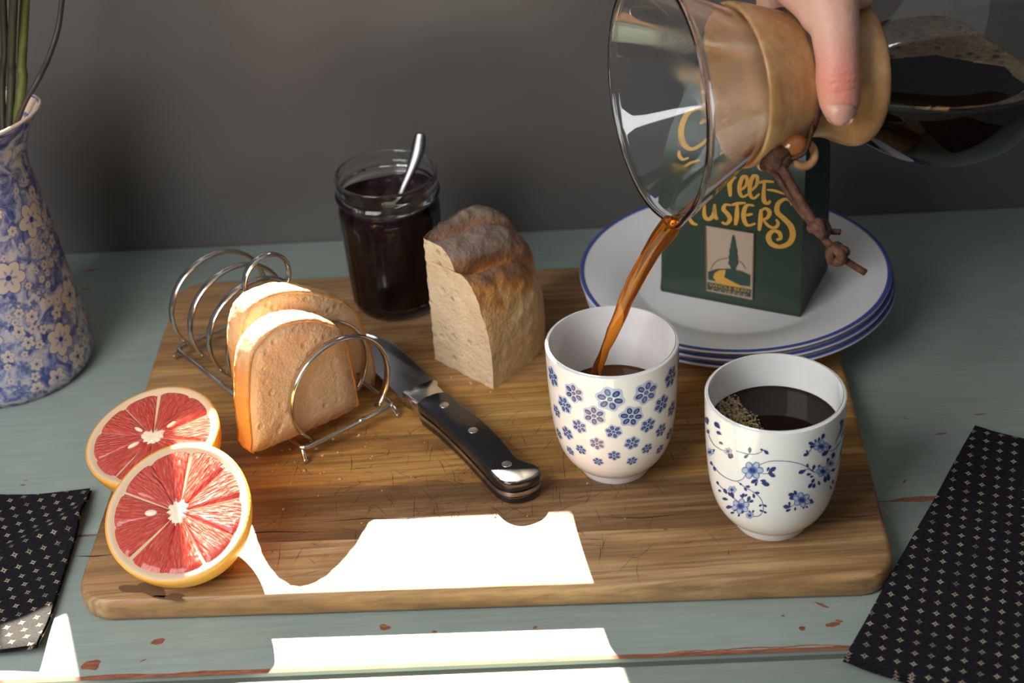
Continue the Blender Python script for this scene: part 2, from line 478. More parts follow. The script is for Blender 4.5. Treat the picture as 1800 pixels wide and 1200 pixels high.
for k, (x, y, R) in enumerate(FL):
    h = chit(c1, 940 + x / 4.8, 620 + y / 4.8)
    if not h: continue
    th, z = h; R = R / 4.8 / 28.6
    for rot in ((0, 2.62, -2.2) if abs(x - 640) < 250 else (0, 2.62)):
        pass
        a0 = .52 + .3 * sin(k * 2.1)
        poly_on(d3, c1, th, z, [(R * (1.0 + .10 * cos(6 * t)) * cos(t + a0), R * (1.0 + .10 * cos(6 * t)) * sin(t + a0)) for t in (2 * pi * i / 36 for i in range(36))], .012, rot)
        for q in range(6):
            a = a0 + q * pi / 3
            poly_on(d1, c1, th, z, ell(.60 * R * cos(a), .60 * R * sin(a), .31 * R, .225 * R, a), .020, rot)
            poly_on(d2, c1, th, z, ell(.60 * R * cos(a), .60 * R * sin(a), .20 * R, .105 * R, a + .2), .028, rot)
        poly_on(d1, c1, th, z, ell(0, 0, .19 * R, .17 * R, 0), .020, rot); poly_on(d2, c1, th, z, ell(0, 0, .11 * R, .10 * R, 0), .028, rot)
for mb, mm in ((d3, m_b3), (d1, m_b1), (d2, m_b2)): tag(mk('flower_print', mb.v, mb.f, mm, cupA), kind='stuff')
# second cup: traced branches
SCL = 5.0
def P2(p): return chit(c2, 1220 + p[0] / SCL, 720 + p[1] / SCL)
e1, e2, e3 = MB(), MB(), MB()
def proj_poly(mb, pts, eps):
    H = [P2(p) for p in pts]
    if any(h is None for h in H): return
    for rot in (0, 2.5):
        V = [lsurf(c2, h[0] + rot, h[1], eps) for h in H]
        c = sum(V, Vector()) / len(V); n = len(V)
        hc = (c - c2); cz = hc.z; c = lsurf(c2, atan2(hc.y, hc.x), cz, eps)
        mb.add(V + [c], [[i, (i + 1) % n, n] for i in range(n)])
def leaf(b, t, w=None, mb=e1):
    b, t = Vector((*b, 0)), Vector((*t, 0)); d = t - b; l = d.length; n = Vector((-d.y, d.x, 0)) / l; w = w or max(10, .27 * l)
    prof = [(0, .05), (.3, .7), (.6, 1), (.85, .65), (1, .0)]
    pts = [b + d * s + n * w * k for s, k in prof] + [b + d * s - n * w * k for s, k in prof[-2::-1]]
    proj_poly(mb, [(p.x, p.y) for p in pts], .016)
def stem(P, w=4.5):
    Q = catmull([Vector((*p, 0)) for p in P], 5)
    for a, b in zip(Q, Q[1:]):
        d = (b - a).normalized(); n = Vector((-d.y, d.x, 0)) * w * .6
        proj_poly(e1, [(p.x, p.y) for p in (a - n, b - n, b + n, a + n)], .012)
def bloom(x, y, R, k):
    for q in range(6):
        a = q * pi / 3 + k
        proj_poly(e2, [(x + dx, y + dy) for dx, dy in ell(.6 * R * cos(a), .45 * R * sin(a), .42 * R, .34 * R, a)], .014)
        proj_poly(e3, [(x + dx, y + dy) for dx, dy in ell(.66 * R * cos(a), .5 * R * sin(a), .30 * R, .22 * R, a)], .018)
    proj_poly(e2, [(x + dx, y + dy) for dx, dy in ell(0, 0, .48 * R, .38 * R, 0)], .022)
    proj_poly(e1, [(x + dx, y + dy) for dx, dy in ell(0, 0, .3 * R, .22 * R, .3)], .026)
for s_ in ([(580, 480), (660, 452), (780, 448), (900, 465), (980, 495), (1050, 540)], [(455, 560), (430, 605), (370, 625), (300, 605), (230, 560), (190, 515), (165, 480)],
           [(130, 220), (170, 300), (230, 345), (270, 358)], [(370, 360), (440, 380), (520, 390), (580, 375), (610, 350)],
           [(385, 630), (450, 680), (520, 720), (580, 770), (605, 830), (605, 890), (570, 930), (520, 935)], [(1290, 270), (1250, 330), (1200, 360), (1140, 345)],
           [(380, 800), (300, 730), (240, 680), (205, 640)], [(1060, 550), (990, 520), (930, 550)], [(550, 570), (560, 640)], [(600, 560), (690, 560)], [(850, 850), (930, 800)], [(1060, 300), (1000, 380)]):
    stem(s_)
for k, b in enumerate(((515, 530, 95), (410, 845, 80), (945, 790, 80), (1130, 540, 62), (1115, 320, 68), (490, 925, 38), (335, 700, 40), (300, 362, 38), (140, 370, 40), (1195, 470, 38))): bloom(*b, k * .7)
LV = """655,540,720,505 650,555,715,585 640,540,660,500 645,560,690,540 560,610,500,640 550,630,540,668 580,620,635,625 590,640,665,660 220,660,200,625 240,720,215,700
290,740,262,690 300,790,250,775 320,760,305,720 350,780,325,720 420,780,440,730 430,770,405,745 470,810,490,755 480,810,525,795 340,850,280,855 360,900,320,905 400,910,390,938
400,640,420,660 440,680,465,712 450,670,495,675 520,730,530,775 530,725,578,730 600,830,570,845 605,830,640,850 605,890,575,880 605,890,640,905 610,350,580,345 610,350,655,388
490,385,490,325 480,390,440,422 900,750,880,705 890,740,825,745 900,770,832,775 850,850,780,850 840,845,835,805 850,870,805,890 890,850,885,885 960,840,960,868 990,840,990,862 1010,820,1052,805
1000,810,1040,785 1000,510,990,470 1040,530,1060,480 980,530,915,555 1030,560,985,570 1050,580,1015,590 1090,510,1102,480 1060,600,1030,640 1040,640,1000,685 1060,640,1045,688 1090,620,1100,662
1150,580,1150,640 1180,560,1180,625 1200,540,1240,518 1170,470,1180,418 1210,430,1230,372 1060,300,1000,290 1070,290,1060,255 1090,280,1100,240 1120,260,1142,205 1060,320,1012,325 1010,380,958,402
1000,380,985,352 1180,360,1120,402 1180,350,1200,308 230,165,180,105 245,220,198,188 258,305,220,280 122,130,106,60 132,215,120,170 165,370,182,345 160,490,148,450 190,540,175,495 300,380,330,430 300,370,345,420
500,905,480,885 510,900,528,880 1280,125,1310,85 1290,165,1310,110 1215,655,1222,610 1205,700,1195,665 440,760,470,740 380,860,350,890 440,880,420,910"""
for q in LV.split():
    a = [float(x) for x in q.split(',')]; leaf(a[:2], a[2:])
for mb, mm in ((e1, m_b1), (e2, m_b2), (e3, m_b3)): tag(mk('branch_print', mb.v, mb.f, mm, cupB), kind='stuff')

# coffee in the cups
m_cof = mat('black_coffee', (.010, .004, .0015), .04, spec=.22)
m_cof2 = mat('thin_brown_coffee', (.070, .020, .004), .05, spec=.25)
inn = [(z, r) for r, z in CUPI[::-1]][:-3]
def liquid(name, c, h, m, label):
    r = interp(inn, h) - .03
    prof = [(0, 1.0)] + [(interp(inn, z) - .04, z) for z in (1.1, 1.6, 2.5, 3.5, 4.6) if z < h - .4] + [(r - .02, h - .15), (r, h), (r - .06, h - .03), (r * .9, h - .05), (0, h - .05)]
    v, f = lathe(prof, c, 64)
    return tag(mk(name, v, f, m, None, tuple(c + Vector((0, 0, 1)))), label, 'coffee')
CH1, CH2 = 5.2, 7.3
liquid('coffee', c1, CH1, m_cof2, 'brown coffee half filling the cup with six-petalled flowers')
lq = liquid('coffee', c2, CH2, m_cof, 'black coffee with a patch of foam in the cup with blue branches')
# foam bubbles at the left of the full cup
m_foam = mat('coffee_foam', (.16, .10, .035), .12, coat=.6)
v_ = coords(m_foam); base(m_foam, ramp(m_foam, tex(m_foam, v_, 420, 3), [(.35, (.10, .06, .02)), (.65, (.40, .28, .11))]))
fm = MB(); random.seed(12)
rr = interp(inn, CH2) - .12
for _ in range(4200):
    a = random.uniform(0, 2 * pi); q = sqrt(random.random()) * rr
    x, y = cos(a) * q, sin(a) * q
    e = x + .35 * y + .55 * noise.noise(Vector((x * .8, y * .8, 2)))
    lim = -.7
    if e > lim: continue
    s_ = random.choice([.035, .045, .05, .06, .07, .10, .13 if x < -1.8 else .06]) * (1.0 if e < lim - .3 else .7)
    V, Fc = ellipsoid(c2 + Vector((x, y, CH2 - .05)), (s_, s_, s_ * .8), 8, 5); fm.add(V, Fc)
fo = mk('foam', fm.v, fm.f, m_foam, lq); tag(fo, 'yellow-brown coffee foam bubbles', kind='stuff')

# ------------------------------------------------------------------ jam jar, jam and spoon
jc = Vector((-8.29, 111.55, T))
m_glass = mat('jar_glass', (.96, .97, .97), .03, trans=1., ior=1.45)
jar = root('jam_jar', tuple(jc), 'open ribbed glass jar of dark berry jam behind the bread', 'jar')
JO = [(0, .15), (2.5, .12), (2.9, 0), (3.2, .15), (3.36, .6), (3.42, 1.4), (3.55, 4.5), (3.68, 7.7), (3.70, 8.15), (3.6, 8.5), (3.50, 8.75), (3.52, 8.95), (3.78, 9.1), (3.84, 9.3), (3.74, 9.5), (3.66, 9.62), (3.66, 9.85), (3.74, 10.0), (3.72, 10.2), (3.70, 10.5), (3.73, 10.7)]
JI = [(3.68, 10.82), (3.58, 10.82), (3.50, 10.7), (3.46, 10.2), (3.42, 9.2), (3.36, 8.6), (3.44, 8.0), (3.36, 5), (3.2, 1.4), (3.0, .7), (2.4, .45), (0, .45)]
def jwarp(r, t, th):
    if .5 < t < 7.9 and r > 3.34: r += .05 * abs(sin(th * 14))
    return r, t
v, f = lathe(smooth_prof(JO[1:] + JI[:-1], 2) + [(0, .45)], jc, 112, warp=jwarp)
mk('jar_glass', v, f, m_glass, jar, auto=60)
m_jam = mat('berry_jam', (.014, .002, .004), .25, spec=.4)
v_ = coords(m_jam); bump(m_jam, tex(m_jam, v_, 90, 4), .5, .004)
v, f = lathe([(0, .5), (2.5, .42), (3.05, .70), (3.26, 1.4), (3.42, 5), (3.50, 7.9), (3.42, 8.5), (3.45, 8.95), (3.36, 9.1), (3.12, 8.6), (2.7, 8.25), (2.0, 8.3), (1, 7.9), (0, 7.9)], jc, 64,
             warp=lambda r, t, th: (r, t + (.45 * noise.noise(Vector((cos(th) * 2.1, sin(th) * 2.1, r))) if t > 7.6 and r < 3.35 else 0) + (.35 * sin(th * 2 + 1) if 8.9 < t else 0)))
jam = tag(mk('jam', v, f, m_jam, None, tuple(jc + Vector((0, 0, .5)))), 'dark purple berry jam filling the open glass jar', 'jam')
m_silver = mat('silver', (.55, .54, .52), .22, metal=1.)
m_dsilver = mat('tarnished_silver', (.20, .19, .185), .28, metal=1.)
spoon = root('spoon', (-8.5, 111.6, T + 5), 'silver spoon standing in the jam jar', 'spoon')
sp = [(739, 233, 113.6), (735, 262, 113.2), (724, 295, 112.6), (708, 332, 112.0), (693, 372, 111.5)]
sd = [onplane(px, py, (0, y, 0), Vector((0, 1, 0))) for px, py, y in sp]
sd.append(sd[-1] + (sd[-1] - sd[-2]) * .9)
Q = catmull(sd, 6); n = len(Q)
wd = [interp([(0, .28), (.06, .42), (.18, .52), (.3, .46), (.5, .3), (.75, .2), (1, .2)], i / (n - 1)) for i in range(n)]
v, f = tube(Q, wd, 12, flat=.38, ref=(1, -.25, 0)); mk('handle', v, f, m_dsilver, spoon)
e0 = Q[-1]
v, f = ellipsoid(e0 + Vector((-.35, -.15, -1.6)), (1.2, .35, 2.0), 16, 10); mk('bowl', v, f, m_dsilver, spoon)

# ------------------------------------------------------------------ bread: crumb / crust materials
def crumb_mat(name, a, b, tr):
    m = mat(name, a, .85, spec=.15)
    v = coords(m); n1 = tex(m, v, 55, 5, .6); n2 = tex(m, v, 260, 4, .65)
    vo = N(m, 'ShaderNodeTexVoronoi', Scale=95.); L(m, v, vo.inputs['Vector'])
    pores = ramp(m, vo.outputs['Distance'], [(.10, (1, 1, 1)), (.26, (0, 0, 0))])
    c = ramp(m, n1, [(.3, a), (.7, b)])
    c = mix(m, mth(m, 'MULTIPLY', pores, ramp(m, tex(m, v, 30, 3), [(.5, (0, 0, 0)), (.62, (.55, .55, .55))])), c, tuple(x * .5 for x in a))
    base(m, c)
    bump(m, mth(m, 'ADD', n2, mth(m, 'MULTIPLY', pores, -.6)), .7, .003)
    if tr: translucent(m, tr, (1.0, .62, .22))
    return m
m_crumb = crumb_mat('bread_crumb', (.78, .62, .38), (.88, .74, .50), .30)
m_crumb2 = crumb_mat('loaf_crumb', (.66, .48, .29), (.76, .60, .40), 0)
def crust_mat(name, stops, tr=0, z0=0., z1=.1):
    m = mat(name, stops[0][1], .55, spec=.3)
    tc = N(m, 'ShaderNodeTexCoord'); sx = N(m, 'ShaderNodeSeparateXYZ'); L(m, tc.outputs['Object'], sx.inputs[0])
    h = mth(m, 'MULTIPLY', mth(m, 'SUBTRACT', sx.outputs[2], z0), 1 / (z1 - z0))
    v = coords(m); n1 = tex(m, v, 38, 6, .6); n2 = tex(m, v, 180, 5, .65)
    h = mth(m, 'ADD', h, mth(m, 'MULTIPLY', mth(m, 'SUBTRACT', n1, .5), .75))
    c = ramp(m, h, stops)
    c = mix(m, .3, c, ramp(m, n2, [(.32, (.32, .28, .24)), (.66, (.72, .68, .63))]), 'OVERLAY')
    base(m, c); bump(m, mth(m, 'ADD', n1, mth(m, 'MULTIPLY', n2, .6)), .85, .004)
    if tr: translucent(m, tr, (1.0, .45, .1))
    return m

# toast rack frame: width direction W, length direction Ld
RA = radians(37.0)
RWd = Vector((cos(RA), sin(RA), 0)); RLd = Vector((-sin(RA), cos(RA), 0)); RO = Vector((-14.2, 92.0, 0))
def rk(u, l, z): return RO + RWd * u + RLd * l + ZZ * (T + z)
def slice_(label, l0, thick, outline, seed, yaw=0.):
    rk = lambda u, l, z: RO + RWd * u + RLd * (l + yaw * (u - 4)) + ZZ * (T + z)
    """outline: (u,z) polygon; the first `nb` points run along the raw cut bottom"""
    t = root('bread_slice', tuple(rk(sum(p[0] for p in outline) / len(outline), l0 + thick / 2, .9)), label, 'bread', 'bread slices in the toast rack')
    P = catmull([Vector((a, b, 0)) for a, b in outline], 10, True)
    n = len(P); k = 5; ctr = sum(P, Vector()) / n
    # crumb body
    body = MB(); rows = []
    for j in range(k):
        s_ = j / (k - 1)
        rows.append([p + (ctr - p).normalized() * .16 for p in P])
    V = []; Fc = []
    for j in range(k):
        for i, p in enumerate(rows[j]):
            rg = .07 * noise.noise(Vector((i * .9, j * 1.3, seed))) + (.12 * noise.noise(Vector((i * 2.3, j, seed + 5))) if p.y < 1.6 else 0)
            V.append(rk(p.x + rg, l0 + thick * j / (k - 1) + .05 * noise.noise(Vector((p.x, p.y, seed + j))), p.y + rg))
    for j in range(k - 1):
        for i in range(n): Fc.append([j * n + i, j * n + (i + 1) % n, (j + 1) * n + (i + 1) % n, (j + 1) * n + i])
    # faces with concentric rings, lightly uneven
    for side in (0, k - 1):
        prev = [side * n + i for i in range(n)]
        for q in (.75, .5, .25):
            ring = []
            for i, p in enumerate(rows[0]):
                pp = ctr + (p - ctr) * q
                ring.append(len(V)); V.append(rk(pp.x, l0 + thick * side / (k - 1) + .10 * noise.noise(Vector((pp.x * 1.1, pp.y * 1.1, seed + side))), pp.y))
            for i in range(n): Fc.append([prev[i], prev[(i + 1) % n], ring[(i + 1) % n], ring[i]])
            prev = ring
        V.append(rk(ctr.x, l0 + thick * side / (k - 1), ctr.y))
        for i in range(n): Fc.append([prev[i], prev[(i + 1) % n], len(V) - 1])
    mk('crumb', V, Fc, m_crumb, t)
    # crust: shell along everything but the raw bottom
    V = []; Fc = []; idx = [i for i, p in enumerate(P)]
    zlow = min(p.y for p in P)
    mnx, mxx = min(p.x for p in P), max(p.x for p in P)
    keep = [i for i in range(n) if not (P[i].y < zlow + 1.0 and mnx + .22 < P[i].x < mxx - .3)]
    start = next(i for i in keep if (i - 1) % n not in keep)
    order = [(start + q) % n for q in range(n) if (start + q) % n in keep]
    for i in order:
        p = P[i]; d = (p - ctr).normalized()
        for (o_, s_) in ((-.18, .0), (-.02, -.03), (.03, .2), (.05, .5), (.03, .8), (-.02, 1.03), (-.18, 1.0)):
            w_ = .10 * noise.noise(Vector((i * .35, s_ * 3, seed + 9))) + .05 * noise.noise(Vector((i * 1.7, s_ * 6, seed)))
            pp = p + d * (o_ + (w_ if -.05 < o_ else 0))
            V.append(rk(pp.x, l0 + thick * s_, pp.y))
    for a in range(len(order) - 1):
        for b in range(6): Fc.append([a * 7 + b, a * 7 + b + 1, a * 7 + 8 + b, a * 7 + 7 + b])
    mk('crust', V, Fc, m_crust_s, t)
    return t
m_crust_s = crust_mat('slice_crust', [(.0, (.72, .33, .06)), (.5, (.70, .33, .08)), (.8, (.62, .36, .14)), (.93, (.74, .55, .30))], .22, 0., .09)
SL1 = [(-3.3, 2.0), (-1.0, 1.55), (2.0, 1.25), (5.0, 1.2), (5.3, 2.4), (5.2, 4.6), (4.9, 7.2), (4.1, 8.4), (2.2, 9.7), (.0, 10.2), (-1.6, 9.7), (-2.5, 8.5), (-3.1, 5.6), (-3.3, 3.2)]
slice_('thick white bread slice standing against the front arch of the toast rack', 1.05, 1.7, SL1, 1.0, .06)
SL2 = [(-1.3, 1.4), (.8, 1.2), (4, 1.25), (7.1, 1.4), (7.8, 1.25), (8.15, .45), (8.4, 2.2), (7.9, 5.2), (7.2, 7.2), (5.35, 9.0), (2.6, 10.5), (.2, 10.7), (-1.0, 9.8), (-1.6, 7.4), (-1.6, 4.0)]
slice_('white bread slice with torn brown top crust, behind the other slice in the rack', 3.5, 1.6, SL2, 7.0, 0.)

# ------------------------------------------------------------------ toast rack
m_chrome = mat('rack_steel', (.62, .60, .57), .16, metal=1.)
rack = root('toast_rack', tuple(rk(3.7, 8.3, 0)), 'steel wire toast rack with ring handle, holding bread slices', 'toast rack')
WB, LB = 7.4, 16.6
fr = []
for (cu, cl, a0) in ((WB - .5, .5, -90), (WB - .5, LB - .5, 0), (.5, LB - .5, 90), (.5, .5, 180)):
    for i in range(5):
        a = radians(a0 + 90 * i / 4); fr.append((cu + .5 * cos(a), cl + .5 * sin(a)))
frp = []
for i, a in enumerate(fr):
    b = fr[(i + 1) % len(fr)]; d = sqrt((a[0] - b[0]) ** 2 + (a[1] - b[1]) ** 2); k = max(1, int(d / 1.2))
    for q in range(k): frp.append(rk(a[0] + (b[0] - a[0]) * q / k, a[1] + (b[1] - a[1]) * q / k, .95))
v, f = tube(frp, .17, 10, closed=True); mk('base_frame', v, f, m_chrome, rack)
v, f = tube([rk(4.5, 0, .95), rk(4.95, 0, .95)], .21, 12); mk('wire_joint', v, f, m_chrome, rack)
for (u, l) in ((.15, .35), (WB - .15, .35), (.15, LB - .35), (WB - .15, LB - .35)):
    su = -1 if u < 3 else 1; sl = -1 if l < 3 else 1
    v, f = tube(catmull([rk(u, l, .9), rk(u + su * .12, l + sl * .3, .62), rk(u + su * .2, l + sl * .55, .22), rk(u + su * .22, l + sl * .7, .17)], 4), [.17] * 9 + [.17, .18, .19, .17], 10)
    mk('foot', v, f, m_chrome, rack)
for l in [.55 + 2.583 * q for q in range(7)]:
    pts = []
    R_ = 3.85
    for i in range(37):
        a = radians(-47 + (274) * i / 36)
        pts.append(rk(3.7 + R_ * cos(a) * 1.0, l, 1.1 + 2.65 + R_ * sin(a) * .98))
    v, f = tube(pts, .30, 12, flat=.5, ref=tuple(RLd)); mk('arch', v, f, m_chrome, rack)
pts = [rk(3.7, 8.3 + 0, 8.95) + RWd * 1.75 * cos(a) + ZZ * 1.75 * sin(a) for a in (2 * pi * i / 40 for i in range(40))]
v, f = tube(pts, .28, 12, closed=True, flat=.55, ref=tuple(RLd)); mk('ring_handle', v, f, m_chrome, rack)
v, f = tube([rk(3.7, .55, 7.55), rk(3.7, 16.05, 7.55)], .14, 8); 
mk('top_wire', *tube([rk(3.7, 7.6, 7.35), rk(3.7, 9.0, 7.35)], .16, 8), m_chrome, rack)

# ------------------------------------------------------------------ half loaf
m_crust = crust_mat('loaf_crust', [(.0, (.86, .66, .38)), (.44, (.82, .56, .28)), (.60, (.58, .26, .07)), (.72, (.24, .13, .08)), (.86, (.27, .195, .155))], 0, 0., .108)
_b = m_crust.node_tree.nodes['Principled BSDF'].inputs['Base Color']; _src = _b.links[0].from_socket
_at = N(m_crust, 'ShaderNodeAttribute', attribute_name='crease')
base(m_crust, mix(m_crust, mth(m_crust, 'MULTIPLY', _at.outputs['Fac'], .8), _src, (.50, .20, .06)))
lfA = onz(868, 684, T); LUd = Vector((-.687, .727, 0)); LSd = Vector((.66, .75, 0))
loaf = root('bread_loaf', tuple(lfA + LUd * 3 + LSd * 4), 'cut end of a floury crusty white loaf with a slashed brown top', 'bread')
UW, LH, LL = 5.9, 9.9, 8.6
CREASE = []
def dome(a, s):
    """a 0..1 around the crust from the foot of the side to the top-left cut; s along the loaf"""
    ang = a * pi / 2 * 1.06
    e = .86
    u = UW * (1 - max(0, cos(ang)) ** .95) if ang < pi / 2 else UW
    z = LH * sin(min(ang, pi / 2)) ** e
    q = max(0, (s - 3.2) / (LL - 3.2)); sh = sqrt(max(0.0, 1 - q ** 2.6))
    u = UW - (UW - u) * (.22 + .78 * sh) ; z *= (.50 + .50 * sh) if q > 0 else 1
    if q > 0.0: z *= 1
    u += -.35 * sin(pi * min(1, a * 1.4)) * sh
    # slashed ridges run along the top, slanting down towards the heel
    cre = 0.
    if a > .30:
        ph = a * 3.3 + s * .13 + .12 * sin(s * .8 + 1) + .30
        fr_ = ph % 1.0
        k = min(1, (a - .30) * 5) * min(1, .55 + s * .4)
        vl = exp(-((fr_ - .5) / .11) ** 2)
        dx, dz = (u - UW - .6), z
        ln = sqrt(dx * dx + dz * dz) or 1
        dsp = k * (-.85 * vl + .38 * (1 - exp(-((fr_ - .5) / .22) ** 2)))
        u += dx / ln * dsp; z += dz / ln * dsp; cre = vl * k
    CREASE.append(cre)
    nz = noise.noise(Vector((u * .9, s * .9, z * .9))) * .16 + noise.noise(Vector((u * 3, s * 3, z * 3))) * .10
    return u - nz * .5, z + nz
na, ns = 56, 44
V = []; Fc = []
for j in range(ns + 1):
    s = LL * (1 - (1 - j / ns) ** 1.5)
    for i in range(na + 1):
        a = i / na; u, z = dome(a, s)
        if i == 0: z = 0
        V.append(lfA + LUd * u + LSd * (s - .9 * (z / LH) * 0) + ZZ * max(0, z))
for j in range(ns):
    for i in range(na):
        k = j * (na + 1) + i; Fc.append([k, k + 1, k + na + 2, k + na + 1])
cr_vals = CREASE[:]
lc = mk('crust', V, Fc, m_crust, loaf)
at_ = lc.data.attributes.new('crease', 'FLOAT', 'POINT')
for i, x in enumerate(cr_vals[:len(lc.data.vertices)]): at_.data[i].value = x
V2 = []; F2 = []
row0 = [dome(i / na, 0.0) for i in range(na + 1)]
grid = 18
for i, (u, z) in enumerate(row0):
    for j in range(grid + 1):
        t_ = j / grid
        uu = u + (UW + .15 * noise.noise(Vector((z * 2.2, 3, 1))) - u) * t_
        if i == 0: zz = 0
        else: zz = max(0, z)
        V2.append(lfA + LUd * uu + LSd * (-.03 + .12 * noise.noise(Vector((uu * 1.2, zz * 1.2, 4))) * sin(pi * t_)) + ZZ * zz)
for i in range(na):
    for j in range(grid):
        k = i * (grid + 1) + j; F2.append([k, k + 1, k + grid + 2, k + grid + 1])
# back cut and base
nb = len(V2)
for j in range(ns + 1):
    s = LL * (1 - (1 - j / ns) ** 1.5); u, z = dome(1.0, s)
    V2.append(lfA + LUd * (UW + .1 * noise.noise(Vector((s * 2, 0, 0)))) + LSd * s + ZZ * max(0, z)); V2.append(lfA + LUd * UW + LSd * s)
    if j: F2.append([nb + 2 * j - 2, nb + 2 * j - 1, nb + 2 * j + 1, nb + 2 * j])
mk('crumb', V2, F2, m_crumb2, loaf)
V3 = []; F3 = []
for j in range(ns + 1):
    s = LL * (1 - (1 - j / ns) ** 1.5); u, z = dome(0.0, s)
    V3 += [lfA + LUd * u + LSd * s + ZZ * .02, lfA + LUd * UW + LSd * s + ZZ * .02]
    if j: F3.append([2 * j - 2, 2 * j - 1, 2 * j + 1, 2 * j])
# heel end cap
k0 = len(V3); L_ = [dome(i / na, LL) for i in range(na + 1)]
V3 += [lfA + LUd * u + LSd * LL + ZZ * max(0, z) for u, z in L_] + [lfA + LUd * UW + LSd * LL]
F3 += [[k0 + i, k0 + i + 1, k0 + na + 1] for i in range(na)]
mk('bottom_crust', V3, F3, m_crust, loaf)

# ------------------------------------------------------------------ knife
m_steel = mat('blade_steel', (.50, .50, .51), .28, metal=1.)
m_black = mat('black_handle', (.012, .012, .013), .22, spec=.5, coat=.25)
KE = onz(925, 868, T); KB = onz(748, 705, T)
KD = (KB - KE); KD.z = 0; KD.normalize(); KN = Vector((KD.y, -KD.x, 0))        # KN points to the edge side (right)
KO = onz(922, 862, T + .9); KO.z = T
knife = root('bread_knife', tuple(KO), 'serrated bread knife with a black riveted handle lying beside the loaf', 'knife')
kf = (KD, KN, ZZ, KO)
HP = [(-.2, -.3), (.2, -1.0), (.9, -1.35), (1.8, -1.4), (3.5, -1.28), (6, -1.15), (9, -1.12), (11.5, -1.12), (11.5, 1.05), (9.6, 1.22), (7.4, 1.35), (5.2, 1.32), (3.4, 1.12), (2.3, .98), (1.5, 1.25), (.9, 1.55), (.2, 1.45), (-.25, .7)]
def outline(P, n=4):
    return [(p.x, p.y) for p in catmull([Vector((a, b, 0)) for a, b in P], n, True)]
def inset(P, d):
    cx = sum(p[0] for p in P) / len(P); out = []
    n = len(P)
    for i in range(n):
        a, b = Vector((*P[i - 1], 0)), Vector((*P[(i + 1) % n], 0)); t_ = (b - a).normalized()
        out.append((P[i][0] - t_.y * d, P[i][1] + t_.x * d))
    return out
hp = outline(HP, 3)
for (z0, z1, nm) in ((.05, .75, 'handle_scale'), (1.02, 1.78, 'handle_scale')):
    bm = bm_of(*prism(inset(hp, .06), z0, z1, kf)); bevel(bm, .22, 3, 60)
    from_bm(nm, bm, m_black, knife)
bm = bm_of(*prism(hp, .74, 1.03, kf)); from_bm('tang', bm, m_steel, knife)
for s_, o_ in ((10.0, .12), (6.4, .18), (2.0, .0)):
    c = KO + KD * s_ + KN * o_
    v, f = lathe([(0, 1.80), (.28, 1.80), (.33, 1.785), (.33, 1.6)], Vector((c.x, c.y, T)), 24); mk('rivet', v, f, mat('rivet', (.6, .58, .55), .35, metal=1.), knife)
v, f = prism([(11.5, -1.14), (12.6, -1.2), (13.4, -1.3), (13.4, 1.3), (12.9, 1.35), (12.5, 1.1), (11.5, 1.06)], .35, 1.62, kf)
bm = bm_of(v, f); bevel(bm, .18, 2, 50); from_bm('bolster', bm, mat('bolster_steel', (.6, .58, .55), .2, metal=1.), knife)
bl = [(13.2, -1.35), (20.9, -1.15), (22.6, -.6), (23.0, .2)]
edge = []
L0, L1 = 13.6, 22.7; nt = 26
for i in range(nt + 1):
    s_ = L1 + (L0 - L1) * i / nt; y = 1.75 if s_ < 19.4 else 1.75 - 1.5 * ((s_ - 19.4) / 3.3) ** 2
    edge += [(s_, y), (s_ + (L0 - L1) / nt * .5, y - .16)]
blade = bl + edge[:-1] + [(13.3, 1.3)]
n = len(blade)
V = [KO + KD * a + KN * b + ZZ * (1.07 if b < 1 else .93) for a, b in blade] + [KO + KD * a + KN * b + ZZ * (.83 if b < 1 else .89) for a, b in blade]
mk('blade', V, [list(range(n)), list(range(n, 2 * n))[::-1]] + [[i, (i + 1) % n, n + (i + 1) % n, n + i] for i in range(n)], m_steel, knife, smooth=False)

# ------------------------------------------------------------------ coffee bag
m_bag = mat('green_bag_foil', (.022, .042, .026), .40, spec=.4)
v_ = coords(m_bag); bump(m_bag, tex(m_bag, v_, 14, 3), .25, .006)
m_gold = mat('gold_ink', (.55, .30, .05), .5)
m_lab = mat('tan_label', (.40, .30, .22), .6)
m_dgreen = mat('dark_green_ink', (.025, .055, .04), .5)
m_tie = mat('tin_tie', (.45, .33, .19), .55)
A_ = onz(1163, 512, PTOP); B_ = onz(1406, 558, PTOP); C_ = onz(1462, 492, PTOP)
XB = (B_ - A_); bw = XB.length; XB.normalize(); YB = Vector((-XB.y, XB.x, 0)); bd = 6.6
bag = root('coffee_bag', tuple(A_ + XB * bw / 2 + YB * bd / 2), 'dark green coffee bag with gold lettering and cypress label standing on the plates', 'bag')
BT = [(0, 0, 0, 0), (.35, -.06, -.12, 0), (1.2, .0, -.05, 0), (6, .05, .0, 0), (10.5, .10, .25, .1), (12.6, .35, 1.1, .55), (14.4, .75, 2.35, 1.6), (15.6, 1.0, 2.95, 2.5)]
V = []; Fc = []; per = []
NS = 10
for (z, ix, iy, g_) in BT:
    ring = []
    y0, y1 = iy, bd - iy
    for i in range(NS): ring.append((ix + (bw - 2 * ix) * i / NS, y0))
    for i in range(NS):
        q = i / NS; gus = g_ * sin(pi * q) * .9; ring.append((bw - ix - gus, y0 + (y1 - y0) * q))
    for i in range(NS): ring.append((bw - ix - (bw - 2 * ix) * i / NS, y1))
    for i in range(NS):
        q = i / NS; gus = g_ * sin(pi * q) * .9; ring.append((ix + gus, y1 - (y1 - y0) * q))
    for (x, y) in ring:
        sag = .05 * noise.noise(Vector((x * .4, y * .6, z * .35))) * (1 if .5 < z else 0)
        V.append(A_ + XB * x + YB * (y + sag) + ZZ * z)
n4 = 4 * NS
